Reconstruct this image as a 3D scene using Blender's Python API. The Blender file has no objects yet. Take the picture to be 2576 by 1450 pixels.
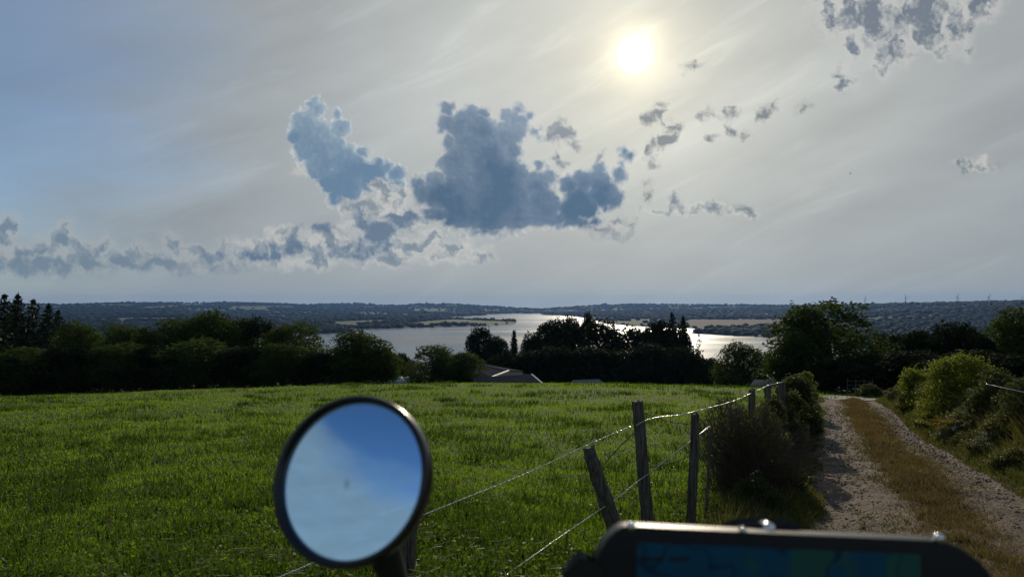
import bpy, bmesh, math, random
import numpy as np
from mathutils import Vector, Matrix, Quaternion

random.seed(7)
RNG = np.random.default_rng(11)
SC = bpy.context.scene
COL = SC.collection

# ------------------------------------------------------------------ camera
EYE = Vector((0.0, 0.0, 1.6))
PITCH = math.radians(1.34)
FPX = 683.0                                   # focal length in pixels of a 1024 px wide frame
cam_d = bpy.data.cameras.new('camera')
cam = bpy.data.objects.new('camera', cam_d)
COL.objects.link(cam)
cam.location = EYE
cam.rotation_euler = (math.radians(90) + PITCH, 0, 0)
cam_d.sensor_width = 36.0
cam_d.lens = 36.0 * FPX / 1024.0
cam_d.clip_start = 0.02
cam_d.clip_end = 60000
cam_d.dof.use_dof = True
cam_d.dof.focus_distance = 30.0
cam_d.dof.aperture_fstop = 9.0
cam_d.dof.aperture_blades = 0
SC.camera = cam

DPX = 1024.0 / 2575.0


def ray(px, py):
    """world direction seen at pixel (px, py) of a 1024 x 576 frame"""
    x = (px - 512.0) / FPX
    y = (288.0 - py) / FPX
    c, s = math.cos(PITCH), math.sin(PITCH)
    return Vector((x, c - s * y, s + c * y)).normalized()


def rayd(dx, dy):
    return ray(dx * DPX, dy * DPX)


def chart(dx, dy):
    """place on the sky: (x/y, z/y) of the direction, in units of 1/1000"""
    d = rayd(dx, dy)
    return d.x / d.y * 1000.0, d.z / d.y * 1000.0


SUN = rayd(1598, 137)
SUN_EL = math.asin(SUN.z)
SUN_AZ = math.atan2(SUN.x, SUN.y)

# ------------------------------------------------------------------ render settings
SC.view_settings.view_transform = 'Standard'
SC.view_settings.look = 'None'
SC.view_settings.exposure = 0.0
SC.view_settings.gamma = 1.0
SC.view_settings.use_curve_mapping = False
SC.render.engine = 'CYCLES'
cy = SC.cycles
cy.use_denoising = True
cy.use_adaptive_sampling = True
cy.adaptive_threshold = 0.02
cy.max_bounces = 6
cy.diffuse_bounces = 2
cy.glossy_bounces = 3
cy.transmission_bounces = 3
cy.transparent_max_bounces = 8
cy.volume_bounces = 0
cy.sample_clamp_direct = 0.0
cy.sample_clamp_indirect = 4.0
cy.caustics_reflective = False
cy.caustics_refractive = False

# ------------------------------------------------------------------ node helper


class S:
    """a node socket that can be added, multiplied ... to build math nodes"""
    nt = None

    def __init__(self, sock):
        self.s = sock

    @staticmethod
    def plug(node, i, v):
        if isinstance(v, S):
            S.nt.links.new(v.s, node.inputs[i])
        else:
            node.inputs[i].default_value = v

    @staticmethod
    def math(op, a, b=None, c=None, clamp=False):
        n = S.nt.nodes.new('ShaderNodeMath')
        n.operation = op
        n.use_clamp = clamp
        S.plug(n, 0, a)
        if b is not None:
            S.plug(n, 1, b)
        if c is not None:
            S.plug(n, 2, c)
        return S(n.outputs[0])

    def __add__(self, o): return S.math('ADD', self, o)
    def __radd__(self, o): return S.math('ADD', o, self)
    def __sub__(self, o): return S.math('SUBTRACT', self, o)
    def __rsub__(self, o): return S.math('SUBTRACT', o, self)
    def __mul__(self, o): return S.math('MULTIPLY', self, o)
    def __rmul__(self, o): return S.math('MULTIPLY', o, self)
    def __truediv__(self, o): return S.math('DIVIDE', self, o)
    def exp(self): return S.math('EXPONENT', self)
    def clamp(self): return S.math('ADD', self, 0.0, clamp=True)
    def min(self, o): return S.math('MINIMUM', self, o)
    def max(self, o): return S.math('MAXIMUM', self, o)

    def smooth(self, a, b, lo=0.0, hi=1.0):
        n = S.nt.nodes.new('ShaderNodeMapRange')
        n.interpolation_type = 'SMOOTHSTEP'
        S.plug(n, 0, self)
        for i, v in ((1, a), (2, b), (3, lo), (4, hi)):
            S.plug(n, i, v)
        return S(n.outputs[0])

    def lin(self, a, b, lo=0.0, hi=1.0):
        n = S.nt.nodes.new('ShaderNodeMapRange')
        S.plug(n, 0, self)
        for i, v in ((1, a), (2, b), (3, lo), (4, hi)):
            S.plug(n, i, v)
        return S(n.outputs[0])


def vmath(op, a, b=None, c=None, out=0, scale=None):
    n = S.nt.nodes.new('ShaderNodeVectorMath')
    n.operation = op
    S.plug(n, 0, a)
    if b is not None:
        S.plug(n, 1, b)
    if c is not None:
        S.plug(n, 2, c)
    if scale is not None:
        S.plug(n, 3, scale)
    return S(n.outputs[out])


def dot(a, b): return vmath('DOT_PRODUCT', a, b, out=1)


def combine(x, y, z=0.0):
    n = S.nt.nodes.new('ShaderNodeCombineXYZ')
    for i, v in enumerate((x, y, z)):
        S.plug(n, i, v)
    return S(n.outputs[0])


def mixc(f, a, b, blend='MIX'):
    n = S.nt.nodes.new('ShaderNodeMix')
    n.data_type = 'RGBA'
    n.blend_type = blend
    n.clamp_factor = True
    S.plug(n, 0, f)
    for i, v in ((6, a), (7, b)):
        if isinstance(v, S):
            S.plug(n, i, v)
        else:
            n.inputs[i].default_value = (*v, 1.0)
    return S(n.outputs[2])


def noise(vec, scale, detail=4.0, rough=0.5, dim='3D', dist=0.0, out='Fac', lac=2.0):
    n = S.nt.nodes.new('ShaderNodeTexNoise')
    n.noise_dimensions = dim
    S.plug(n, n.inputs.find('Vector'), vec)
    n.inputs['Scale'].default_value = scale
    n.inputs['Detail'].default_value = detail
    n.inputs['Roughness'].default_value = rough
    n.inputs['Lacunarity'].default_value = lac
    n.inputs['Distortion'].default_value = dist
    return S(n.outputs[0 if out == 'Fac' else 1])


def voronoi(vec, scale, detail=0.0, rough=0.5, dim='2D', feature='SMOOTH_F1', smooth=0.5, out=0, rand=1.0):
    n = S.nt.nodes.new('ShaderNodeTexVoronoi')
    n.voronoi_dimensions = dim
    n.feature = feature
    n.normalize = False
    S.plug(n, n.inputs.find('Vector'), vec)
    n.inputs['Scale'].default_value = scale
    n.inputs['Detail'].default_value = detail
    n.inputs['Roughness'].default_value = rough
    n.inputs['Randomness'].default_value = rand
    if feature == 'SMOOTH_F1':
        n.inputs['Smoothness'].default_value = smooth
    return S(n.outputs[out])


def ramp(f, stops):
    n = S.nt.nodes.new('ShaderNodeValToRGB')
    S.plug(n, 0, f)
    e = n.color_ramp.elements
    while len(e) < len(stops):
        e.new(0.5)
    for el, (p, c) in zip(e, stops):
        el.position = p
        el.color = (*c, 1.0) if len(c) == 3 else c
    return S(n.outputs[0])


# ------------------------------------------------------------------ sky
world = bpy.data.worlds.new('World')
SC.world = world
world.use_nodes = True
nt = world.node_tree
nt.nodes.clear()
S.nt = nt
tc = nt.nodes.new('ShaderNodeTexCoord')
DIR = S(tc.outputs['Generated'])
sep = nt.nodes.new('ShaderNodeSeparateXYZ')
nt.links.new(tc.outputs['Generated'], sep.inputs[0])
DX, DY, DZ = S(sep.outputs[0]), S(sep.outputs[1]), S(sep.outputs[2])

sky = nt.nodes.new('ShaderNodeTexSky')
sky.sky_type = 'NISHITA'
sky.sun_disc = False
sky.sun_elevation = SUN_EL
sky.sun_rotation = SUN_AZ
sky.altitude = 400
sky.air_density = 1.0
sky.dust_density = 0.2
sky.ozone_density = 5.0
SKY_STRENGTH = 0.10
clear = vmath('SCALE', S(sky.outputs[0]), scale=SKY_STRENGTH)

SUNV = tuple(SUN)
cosg = dot(DIR, SUNV)
gam = S.math('ARCCOSINE', cosg.min(0.99999)) * (180.0 / math.pi)      # degrees from the sun

# thin veil of high cloud in front of the sun: bright and warm near the sun, grey away from it
g1 = (gam * (-1.0 / 3.9)).exp()
g2 = (gam * (-1.0 / 18.0)).exp()
g3 = (gam * (-1.0 / 44.0)).exp()
disc = gam.smooth(1.0, 1.5, 1.0, 0.0)
dirx = vmath('MULTIPLY', DIR, (1.0, 1.0, 3.2))
stk_u = DX * 0.80 + DZ * 0.6
stk_v = DZ * 0.90 - DX * 0.42
streak = noise(combine(stk_u * 1.6, stk_v * 9.0, DY * 1.2), 1.3, 5.0, 0.5)
mott = noise(dirx, 4.5, 6.0, 0.55)
elev = DZ.max(0.0)
g0 = (gam * (-1.0 / 1.15)).exp()
bks = gam.smooth(45.0, 150.0)                   # the veil opposite the sun is lit full on
base_r = g0 * 1.4 + g1 * 0.25 + g2 * 0.20 + g3 * 0.50 + bks * 0.19 + 0.075
base_g = g0 * 1.2 + g1 * 0.20 + g2 * 0.155 + g3 * 0.495 + bks * 0.21 + 0.120
base_b = g0 * 0.8 + g1 * 0.09 + g2 * 0.045 + g3 * 0.45 + bks * 0.22 + 0.180
n = nt.nodes.new('ShaderNodeCombineColor')
for i, v in enumerate((base_r, base_g, base_b)):
    S.plug(n, i, v)
veil_c = S(n.outputs[0])
# slightly denser / thinner streaks
cirr = noise(combine(stk_u * 2.2, stk_v * 14.0, DY), 2.0, 6.0, 0.62, dist=0.6)
veil_c = vmath('SCALE', veil_c, scale=(streak - 0.5) * 0.50 + (mott - 0.5) * 0.28 + cirr.smooth(0.5, 0.8) * 0.16 + 0.97)
# murky band above the horizon, away from the sun
hz = elev.smooth(0.0, 0.20, 1.0, 0.0)
veil_c = mixc(hz * 0.42 * (1.0 - g2 * 0.9), veil_c, (0.345, 0.385, 0.385))
# a clear patch behind the viewer (the round mirror shows its edge)
HOLE = Vector((-0.16, -0.44, 0.88)).normalized()
edge = noise(dirx, 2.2, 5.0, 0.5)
cosh = dot(DIR, tuple(HOLE)) + (edge - 0.5) * 0.16
veil_m = 1.0 - cosh.smooth(0.70, 0.83) * 0.97
LEFT = Vector((-0.80, 0.72, 0.36)).normalized()
veil_m = veil_m - (dot(DIR, tuple(LEFT)) + (mott - 0.5) * 0.10).smooth(0.88, 1.02) * 0.60
skyc = mixc(veil_m, clear, veil_c)

# ---- cumulus clouds, placed by direction
U = DX / DY.max(0.02) * 1000.0
V = DZ / DY.max(0.02) * 1000.0
UNIT = DPX / FPX * 1000.0                     # one traced unit in chart units (about 0.58)
P0 = combine(U, V, 0.0)


def billow(p):
    """cauliflower relief: rounded cells and ragged noise, in traced units"""
    b1 = voronoi(p, 1.0 / 9.0, smooth=0.3)
    b3 = noise(p, 1.0 / 17.0, 5.0, 0.6, dim='2D')
    return (b1 - 0.5) * 4.5 + (0.5 - b3) * 13.0, b3


wob = noise(P0, 1.0 / 22.0, 4.0, 0.6, dim='2D', out='Color')
PW = vmath('MULTIPLY_ADD', wob, (13.0, 13.0, 0.0), P0)
PW = vmath('SUBTRACT', PW, (6.5, 6.5, 0.0))


wob2 = noise(P0, 1.0 / 34.0, 5.0, 0.6, dim='2D', out='Color')
PW2 = vmath('MULTIPLY_ADD', wob2, (52.0, 40.0, 0.0), P0)
PW2 = vmath('SUBTRACT', PW2, (26.0, 20.0, 0.0))


def blob_field(blobs, k, pw):
    acc = None
    for b in blobs:
        x, y, rx = b[0], b[1], b[2]
        ry = b[3] if len(b) > 3 else rx
        cx, cyy = chart(x, y)
        rx, ry = rx * UNIT, ry * UNIT
        q = vmath('MULTIPLY_ADD', pw, (1 / rx, 1 / ry, 0), (-cx / rx, -cyy / ry, 0))
        d = vmath('LENGTH', q, out=1)
        r = min(rx, ry)
        d = S.math('MULTIPLY_ADD', d, r, -r)
        acc = d if acc is None else S.math('SMOOTH_MIN', acc, d, k * UNIT)
    return acc


REL, MED = billow(P0)
SUNC = chart(1598, 137)
to_sun = vmath('NORMALIZE', vmath('SUBTRACT', (SUNC[0], SUNC[1], 0.0), P0))
REL2 = billow(vmath('MULTIPLY_ADD', to_sun, (3.5, 3.5, 0.0), P0))[0]
LIT = ((REL2 - REL) * 0.10)                   # > 0 on the flanks of a billow that face the sun
BIG = noise(P0, 1.0 / 75.0, 2.0, 0.5, dim='2D')


PUFF = noise(PW2, 1.0 / 26.0, 4.0, 0.5, dim='2D')


def cloud(under, blobs, core, mid, rim, soft=3.0, depth=34.0, rel=1.0, opac=1.0, k=6.0, lit=1.0, rimw=4.0, grad=0.0, gy0=300, gy1=540):
    """heavy cumulus seen against the light: dark body, thin bright edge towards the sun"""
    f0 = blob_field(blobs, k, PW)
    f = f0 + REL * rel
    a = f.smooth(soft * 1.5 * UNIT, -soft * 0.7 * UNIT) * opac
    t = f0.smooth(6.0 * UNIT, -depth * UNIT) * (1.0 - abs(grad)) + (BIG - 0.5) * 1.2 + (MED - 0.5) * 0.22 - (PUFF - 0.5) * 0.7
    if grad:
        t = t + V.smooth(chart(1287, gy0)[1], chart(1287, gy1)[1]) * grad
    t = t.clamp()
    c = mixc(t, mid, core)
    hot = (f * (1.0 / (rimw * UNIT)) + 1.0).clamp() * (LIT * 1.2 + 0.55).clamp() + (LIT * lit).clamp() * (1.0 - t * 0.85)
    c = mixc(hot, c, rim)
    gain = g1 * 0.5 + g2 * 0.45 + 0.86
    c = vmath('SCALE', c, scale=gain)
    return mixc(a, under, c)


def fluff(under, blobs, core, mid, rim, soft=10.0, rel=1.0, grow=3.0, opac=0.9, k=12.0, dark=0.0, base=None):
    """torn, thin cumulus: ragged soft edges, light and shade from its own puffs"""
    f0 = blob_field(blobs, k, PW2)
    f = f0 + REL * rel * 0.6 + (PUFF - 0.5) * 30.0 * rel - grow * UNIT
    a = f.smooth(soft * UNIT, -soft * UNIT) * opac
    t = (PUFF - 0.5) * -2.6 + f.smooth(2.0 * UNIT, -22.0 * UNIT) * 0.9 - LIT * 0.7 + dark
    if base:
        t = t + V.smooth(chart(1287, base[0])[1], chart(1287, base[1])[1]) * base[2]
    t = t.clamp()
    c = ramp(t, [(0.0, rim), (0.45, mid), (1.0, core)])
    c = vmath('SCALE', c, scale=g1 * 0.35 + g2 * 0.35 + 0.90)
    return mixc(a, under, c)


A_TOWER = [(792, 251, 12), (780, 262, 12), (796, 275, 22), (850, 287, 13), (856, 321, 27), (768, 309, 36), (746, 340, 28),
           (796, 345, 48), (766, 375, 32), (836, 385, 50), (876, 383, 22), (912, 381, 16), (806, 415, 40), (876, 425, 50),
           (952, 411, 16), (970, 419, 18), (996, 437, 24), (996, 467, 24), (936, 445, 42), (836, 455, 36), (876, 475, 44),
           (846, 493, 26), (896, 501, 24)]
B_LIGHT = [(964, 483, 24), (924, 513, 26, 14), (864, 521, 22, 10), (1004, 521, 28, 20), (950, 525, 40, 14), (1010, 490, 16),
           (905, 565, 34, 14), (1040, 552, 22, 12), (704, 588, 24, 14), (690, 612, 60, 12), (760, 618, 60, 16), (820, 600, 46, 16),
           (868, 630, 50, 14), (1020, 620, 60, 16), (1084, 600, 24, 16), (1144, 628, 40, 10), (1100, 650, 55, 7), (1190, 634, 18, 8),
           (780, 660, 60, 7), (745, 420, 9), (980, 650, 60, 8)]
B_DARK = [(956, 588, 42, 28), (918, 560, 34, 16), (1000, 543, 44, 11), (950, 618, 46, 15), (804, 581, 28, 7), (740, 624, 60, 8),
          (700, 633, 50, 8), (868, 640, 36, 7), (640, 640, 45, 7)]
C_TOWER = [(1125, 274, 20), (1123, 308, 26), (1186, 283, 22), (1214, 286, 18), (1167, 318, 44), (1112, 322, 12), (1240, 315, 15),
           (1254, 320, 13), (1301, 273, 15), (1277, 293, 19), (1296, 303, 26), (1330, 293, 11), (1311, 327, 22), (1343, 332, 11),
           (1357, 322, 6), (1357, 343, 7), (1274, 342, 40), (1201, 355, 68), (1130, 355, 22), (1286, 379, 28), (1201, 416, 88),
           (1130, 416, 32), (1112, 411, 16), (1093, 452, 28), (1052, 462, 20), (1060, 486, 26), (1103, 489, 45), (1177, 489, 80),
           (1274, 452, 62), (1274, 501, 74), (1346, 464, 38), (1355, 415, 13), (1384, 442, 24), (1360, 513, 52), (1433, 466, 26),
           (1470, 454, 32), (1509, 422, 18), (1506, 454, 34), (1567, 383, 14), (1584, 391, 13), (1566, 412, 9), (1556, 440, 20),
           (1519, 489, 40), (1543, 499, 26), (1458, 503, 40), (1433, 528, 36), (1482, 526, 28), (1445, 552, 40, 20), (1494, 556, 18, 14),
           (1103, 538, 45, 20), (1177, 548, 70, 32), (1226, 556, 80, 30), (1299, 548, 90, 30), (1380, 552, 60, 20), (1225, 583, 60, 9)]
D_BITS = [(1406, 320, 15), (1392, 347, 14), (1418, 335, 17), (1443, 367, 9), (1392, 391, 9), (1411, 411, 12), (1582, 562, 15),
          (1550, 567, 16, 9), (1508, 577, 14, 9), (1533, 585, 24, 5), (1518, 394, 8)]
R_NEAR = [(1654, 294, 17), (1632, 302, 12), (1685, 312, 15), (1699, 322, 10), (1678, 352, 17), (1642, 357, 14), (1628, 378, 8),
          (1639, 408, 7), (1659, 266, 8), (1625, 493, 11), (1628, 457, 6), (1770, 290, 13), (1796, 291, 13), (1830, 281, 10),
          (1916, 282, 14), (1947, 267, 9), (1787, 342, 8), (1841, 333, 9), (1872, 343, 7), (2032, 268, 10), (1743, 169, 11, 6)]
R_LOW = [(1703, 516, 16, 14), (1706, 528, 26, 6), (1787, 523, 36, 8), (1803, 519, 13, 9), (1874, 536, 26, 8), (1645, 529, 14, 4),
         (2454, 415, 36, 11), (2471, 403, 13, 9)]
H_TOP = [(2112, 46, 48, 42), (2074, 27, 26), (2169, 27, 45), (2240, 60, 60, 50), (2325, 27, 60, 50), (2414, 44, 36), (2458, 22, 30),
         (2405, 89, 24), (2369, 129, 17), (2423, 120, 12), (2494, 5, 22), (2138, 107, 26), (2118, 184, 14), (2120, 209, 13),
         (2223, 164, 24), (2330, 90, 30), (2250, 125, 30)]
J_LOW = [(35, 662, 130, 18), (120, 664, 110, 20), (14, 563, 20), (0, 590, 34), (157, 567, 12), (168, 608, 44, 22), (227, 622, 48, 20),
         (210, 655, 100, 20), (350, 639, 32, 15), (434, 615, 18), (472, 632, 38, 18), (420, 662, 110, 12), (525, 646, 48, 16),
         (560, 664, 50, 11), (595, 611, 26, 13), (630, 638, 58, 9), (60, 630, 60, 18), (300, 655, 60, 14)]

BLUE_CORE, BLUE_MID, RIM = (0.085, 0.160, 0.275), (0.20, 0.295, 0.40), (0.52, 0.535, 0.53)
# centre of the sky
J_SHADE = dict(core=(0.15, 0.215, 0.285), mid=(0.275, 0.325, 0.365), rim=(0.43, 0.45, 0.455), soft=20.0, rel=0.45, grow=6.0, opac=0.78,
               base=(600, 672, 0.7), dark=-0.35)
cen = fluff(skyc, [q for q in J_LOW if q[0] > 400], **J_SHADE)
cen = cloud(cen, A_TOWER, (0.145, 0.235, 0.345), (0.275, 0.37, 0.455), (0.64, 0.67, 0.67), depth=26.0, soft=5.0, grad=0.6, gy0=270, gy1=470, rimw=9.0, lit=0.6)
cen = fluff(cen, B_LIGHT, (0.24, 0.29, 0.33), (0.42, 0.445, 0.45), (0.58, 0.575, 0.545), soft=11.0, rel=0.7, grow=6.0, opac=0.92, k=10.0)
cen = cloud(cen, C_TOWER, (0.085, 0.145, 0.225), (0.22, 0.285, 0.36), (0.60, 0.60, 0.58), depth=32.0, soft=6.0, rimw=9.0, grad=0.65, gy0=270, gy1=540, lit=0.4)
cen = fluff(cen, B_DARK, (0.12, 0.185, 0.27), (0.22, 0.285, 0.35), (0.46, 0.48, 0.48), soft=11.0, rel=0.5, grow=5.0, dark=0.45)
cen = fluff(cen, D_BITS, (0.19, 0.225, 0.27), (0.27, 0.30, 0.325), (0.50, 0.49, 0.45), soft=11.0, rel=0.55, grow=2.5, opac=0.85, k=8.0, dark=0.35)
# right side
rgt = fluff(skyc, H_TOP, (0.135, 0.17, 0.225), (0.36, 0.38, 0.39), (0.55, 0.55, 0.53), soft=24.0, rel=0.75, grow=9.0, opac=0.85, k=18.0, dark=-0.15)
rgt = fluff(rgt, R_NEAR, (0.165, 0.185, 0.21), (0.26, 0.275, 0.285), (0.52, 0.50, 0.45), soft=12.0, rel=0.5, grow=2.5, opac=0.85, k=8.0, dark=0.4)
rgt = fluff(rgt, R_LOW, (0.175, 0.215, 0.25), (0.32, 0.35, 0.36), (0.60, 0.59, 0.55), soft=9.0, rel=0.42, grow=3.5, opac=0.85, k=8.0, dark=0.1)
# low bank on the left
lft = fluff(skyc, J_LOW, **J_SHADE)


def background(col):
    n = nt.nodes.new('ShaderNodeBackground')
    nt.links.new(col.s, n.inputs[0])
    n.inputs[1].default_value = 1.0
    return n.outputs[0]


def mixs(f, a, b):
    n = nt.nodes.new('ShaderNodeMixShader')
    nt.links.new(f.s, n.inputs[0])
    nt.links.new(a, n.inputs[1])
    nt.links.new(b, n.inputs[2])
    return n.outputs[0]


def inside(x0, x1, y0, y1):
    a = chart(x0, 500)[0]
    b = chart(x1, 500)[0]
    top = chart(1287, y0)[1]
    bot = chart(1287, y1)[1]
    g = S.math('GREATER_THAN', U, a) * S.math('LESS_THAN', U, b)
    return g * S.math('GREATER_THAN', V, bot) * S.math('LESS_THAN', V, top) * S.math('GREATER_THAN', DY, 0.1)


plain = mixc(disc, skyc, (3.2, 3.0, 2.6))
sh = background(plain)
sh = mixs(inside(-400, 500, 520, 720), sh, background(lft))
sh = mixs(inside(500, 1607, 225, 690), sh, background(cen))
sh = mixs(inside(1607, 2900, -300, 560) * (1.0 - disc), sh, background(rgt))
wo = nt.nodes.new('ShaderNodeOutputWorld')
nt.links.new(sh, wo.inputs[0])
world.cycles.sampling_method = 'MANUAL'
world.cycles.sample_map_resolution = 1024

# ------------------------------------------------------------------ sun
sun_d = bpy.data.lights.new('sun', 'SUN')
sun_d.energy = 3.0
sun_d.angle = math.radians(0.6)
sun_d.color = (1.0, 0.86, 0.66)
sun = bpy.data.objects.new('sun', sun_d)
COL.objects.link(sun)
sun.rotation_mode = 'QUATERNION'
sun.rotation_quaternion = SUN.to_track_quat('Z', 'Y')

# ------------------------------------------------------------------ mesh and object helpers
def tag(o, label=None, cat=None, group=None, kind=None):
    if label:
        o['label'] = label
    if cat:
        o['category'] = cat
    if group:
        o['group'] = group
    if kind:
        o['kind'] = kind
    return o


def link(name, data, mat=None, parent=None):
    o = bpy.data.objects.new(name, data)
    COL.objects.link(o)
    if mat is not None and len(data.materials) == 0:
        data.materials.append(mat)
    if parent is not None:
        o.parent = parent
    return o


def empty(name, loc, rz=0.0):
    o = bpy.data.objects.new(name, None)
    o.empty_display_size = 0.1
    COL.objects.link(o)
    o.location = loc
    o.rotation_euler = (0, 0, rz)
    return o


def mesh_np(name, verts, faces, tint=None, smooth=False):
    """mesh from arrays; faces is one (N, k) array; tint is a float per face"""
    verts = np.asarray(verts, dtype=np.float32)
    faces = np.asarray(faces, dtype=np.int32)
    me = bpy.data.meshes.new(name)
    n, k = faces.shape
    me.vertices.add(len(verts))
    me.vertices.foreach_set('co', verts.ravel())
    me.loops.add(n * k)
    me.loops.foreach_set('vertex_index', faces.ravel())
    me.polygons.add(n)
    me.polygons.foreach_set('loop_start', np.arange(0, n * k, k, dtype=np.int32))
    me.polygons.foreach_set('loop_total', np.full(n, k, dtype=np.int32))
    if smooth:
        me.polygons.foreach_set('use_smooth', np.ones(n, dtype=bool))
    if tint is not None:
        a = me.attributes.new('tint', 'FLOAT', 'FACE')
        a.data.foreach_set('value', np.asarray(tint, dtype=np.float32))
    me.update(calc_edges=True)
    return me


class MB:
    """collects boxes, tubes, lathes and polygons into one mesh"""

    def __init__(self):
        self.v, self.f = [], []

    def add(self, vs, fs):
        o = len(self.v)
        self.v += [tuple(v) for v in vs]
        self.f += [tuple(i + o for i in f) for f in fs]
        return self

    def box(self, c, s, rot=None):
        vs = []
        for z in (-1, 1):
            for y in (-1, 1):
                for x in (-1, 1):
                    p = Vector((x * s[0] / 2, y * s[1] / 2, z * s[2] / 2))
                    if rot is not None:
                        p = rot @ p
                    vs.append(p + Vector(c))
        return self.add(vs, [(0, 2, 3, 1), (4, 5, 7, 6), (0, 1, 5, 4), (2, 6, 7, 3), (0, 4, 6, 2), (1, 3, 7, 5)])

    def tube(self, pts, rad, seg=8, cap=True):
        pts = [Vector(p) for p in pts]
        if not hasattr(rad, '__len__'):
            rad = [rad] * len(pts)
        vs, fs = [], []
        up = None
        for i, p in enumerate(pts):
            d = (pts[min(i + 1, len(pts) - 1)] - pts[max(i - 1, 0)])
            d = d.normalized() if d.length > 1e-9 else Vector((0, 0, 1))
            if up is None:
                up = d.orthogonal().normalized()
            a = (up - d * up.dot(d))
            a = a.normalized() if a.length > 1e-6 else d.orthogonal().normalized()
            up = a
            b = d.cross(a)
            for k in range(seg):
                t = 2 * math.pi * k / seg
                vs.append(p + (a * math.cos(t) + b * math.sin(t)) * rad[i])
        for i in range(len(pts) - 1):
            for k in range(seg):
                k2 = (k + 1) % seg
                fs.append((i * seg + k, i * seg + k2, (i + 1) * seg + k2, (i + 1) * seg + k))
        if cap:
            fs.append(tuple(range(seg - 1, -1, -1)))
            fs.append(tuple((len(pts) - 1) * seg + k for k in range(seg)))
        return self.add(vs, fs)

    def build(self, name, mat, parent=None, smooth=False, bevel=0.0):
        me = bpy.data.meshes.new(name)
        me.from_pydata([tuple(v) for v in self.v], [], self.f)
        if smooth:
            for p in me.polygons:
                p.use_smooth = True
        o = link(name, me, mat, parent)
        if bevel:
            m = o.modifiers.new('bevel', 'BEVEL')
            m.width = bevel
            m.segments = 2
            m.limit_method = 'ANGLE'
        return o


# ------------------------------------------------------------------ materials
def material(name, build):
    m = bpy.data.materials.new(name)
    m.use_nodes = True
    S.nt = m.node_tree
    S.nt.nodes.clear()
    out = S.nt.nodes.new('ShaderNodeOutputMaterial')
    build(S.nt, out)
    return m


def coords(which='Object'):
    n = S.nt.nodes.new('ShaderNodeTexCoord')
    return S(n.outputs[which])


def position():
    n = S.nt.nodes.new('ShaderNodeNewGeometry')
    return S(n.outputs['Position'])


def attribute(name):
    n = S.nt.nodes.new('ShaderNodeAttribute')
    n.attribute_name = name
    return S(n.outputs['Fac']), S(n.outputs['Color'])


def obj_random():
    n = S.nt.nodes.new('ShaderNodeObjectInfo')
    return S(n.outputs['Random'])


def principled(color, rough=0.6, metal=0.0, spec=0.4, bump=None, bstr=0.3, bdist=0.02, coat=0.0, emis=None, estr=0.0):
    n = S.nt.nodes.new('ShaderNodeBsdfPrincipled')
    if isinstance(color, S):
        S.plug(n, n.inputs.find('Base Color'), color)
    else:
        n.inputs['Base Color'].default_value = (*color, 1)
    S.plug(n, n.inputs.find('Roughness'), rough)
    n.inputs['Metallic'].default_value = metal
    n.inputs['Specular IOR Level'].default_value = spec
    n.inputs['Coat Weight'].default_value = coat
    if emis is not None:
        if isinstance(emis, S):
            S.plug(n, n.inputs.find('Emission Color'), emis)
        else:
            n.inputs['Emission Color'].default_value = (*emis, 1)
        n.inputs['Emission Strength'].default_value = estr
    if bump is not None:
        b = S.nt.nodes.new('ShaderNodeBump')
        b.inputs['Strength'].default_value = bstr
        b.inputs['Distance'].default_value = bdist
        S.plug(b, b.inputs.find('Height'), bump)
        S.nt.links.new(b.outputs[0], n.inputs['Normal'])
    return n.outputs[0]


def simple(name, color, rough=0.6, metal=0.0, spec=0.4, vary=0.0, scale=8.0, bump=0.0, bdist=0.01, coat=0.0):
    def b(nt, out):
        c = color
        bm = None
        if vary or bump:
            nz = noise(coords(), scale, 5.0, 0.6)
        if vary:
            c = mixc(nz, tuple(q * (1 - vary) for q in color), tuple(min(1, q * (1 + vary)) for q in color))
        if bump:
            bm = nz
        nt.links.new(principled(c, rough, metal, spec, bm, bump, bdist, coat), out.inputs[0])
    return material(name, b)


def leafy(name, dark, light, trans=0.35, back=(0.10, 0.16, 0.02), rough=0.65, spec=0.12, odd=None):
    """foliage: every leaf its own tint, light shining through from behind"""
    def b(nt, out):
        t, _ = attribute('tint')
        r = obj_random()
        f = (t * 0.85 + r * 0.25).clamp()
        c = mixc(f, dark, light)
        tr_c = mixc(f, tuple(q * 0.6 for q in back), back)
        if odd:
            k = t.smooth(0.90, 0.94)
            c = mixc(k, c, odd)
            tr_c = mixc(k, tr_c, odd)
        p = principled(c, rough, 0.0, spec)
        tr = nt.nodes.new('ShaderNodeBsdfTranslucent')
        nt.links.new(tr_c.s, tr.inputs[0])
        m = nt.nodes.new('ShaderNodeMixShader')
        m.inputs[0].default_value = trans
        nt.links.new(p, m.inputs[1])
        nt.links.new(tr.outputs[0], m.inputs[2])
        nt.links.new(m.outputs[0], out.inputs[0])
    return material(name, b)


# ------------------------------------------------------------------ terrain
LAKE_Z = -60.0
SL_Y = np.array([-80, 0, 42, 84, 200, 330, 480, 760, 1200, 20000.0])
SL_S = np.array([0.02, 0.0822, 0.0822, 0.185, 0.185, 0.12, 0.07, 0.05, 0.0, 0.0])
_ty = np.arange(-80, 1400, 1.0)
_ts = np.interp(_ty, SL_Y, SL_S)
_tz = -np.cumsum(_ts)
_tz -= np.interp(0, _ty, _tz)

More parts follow.
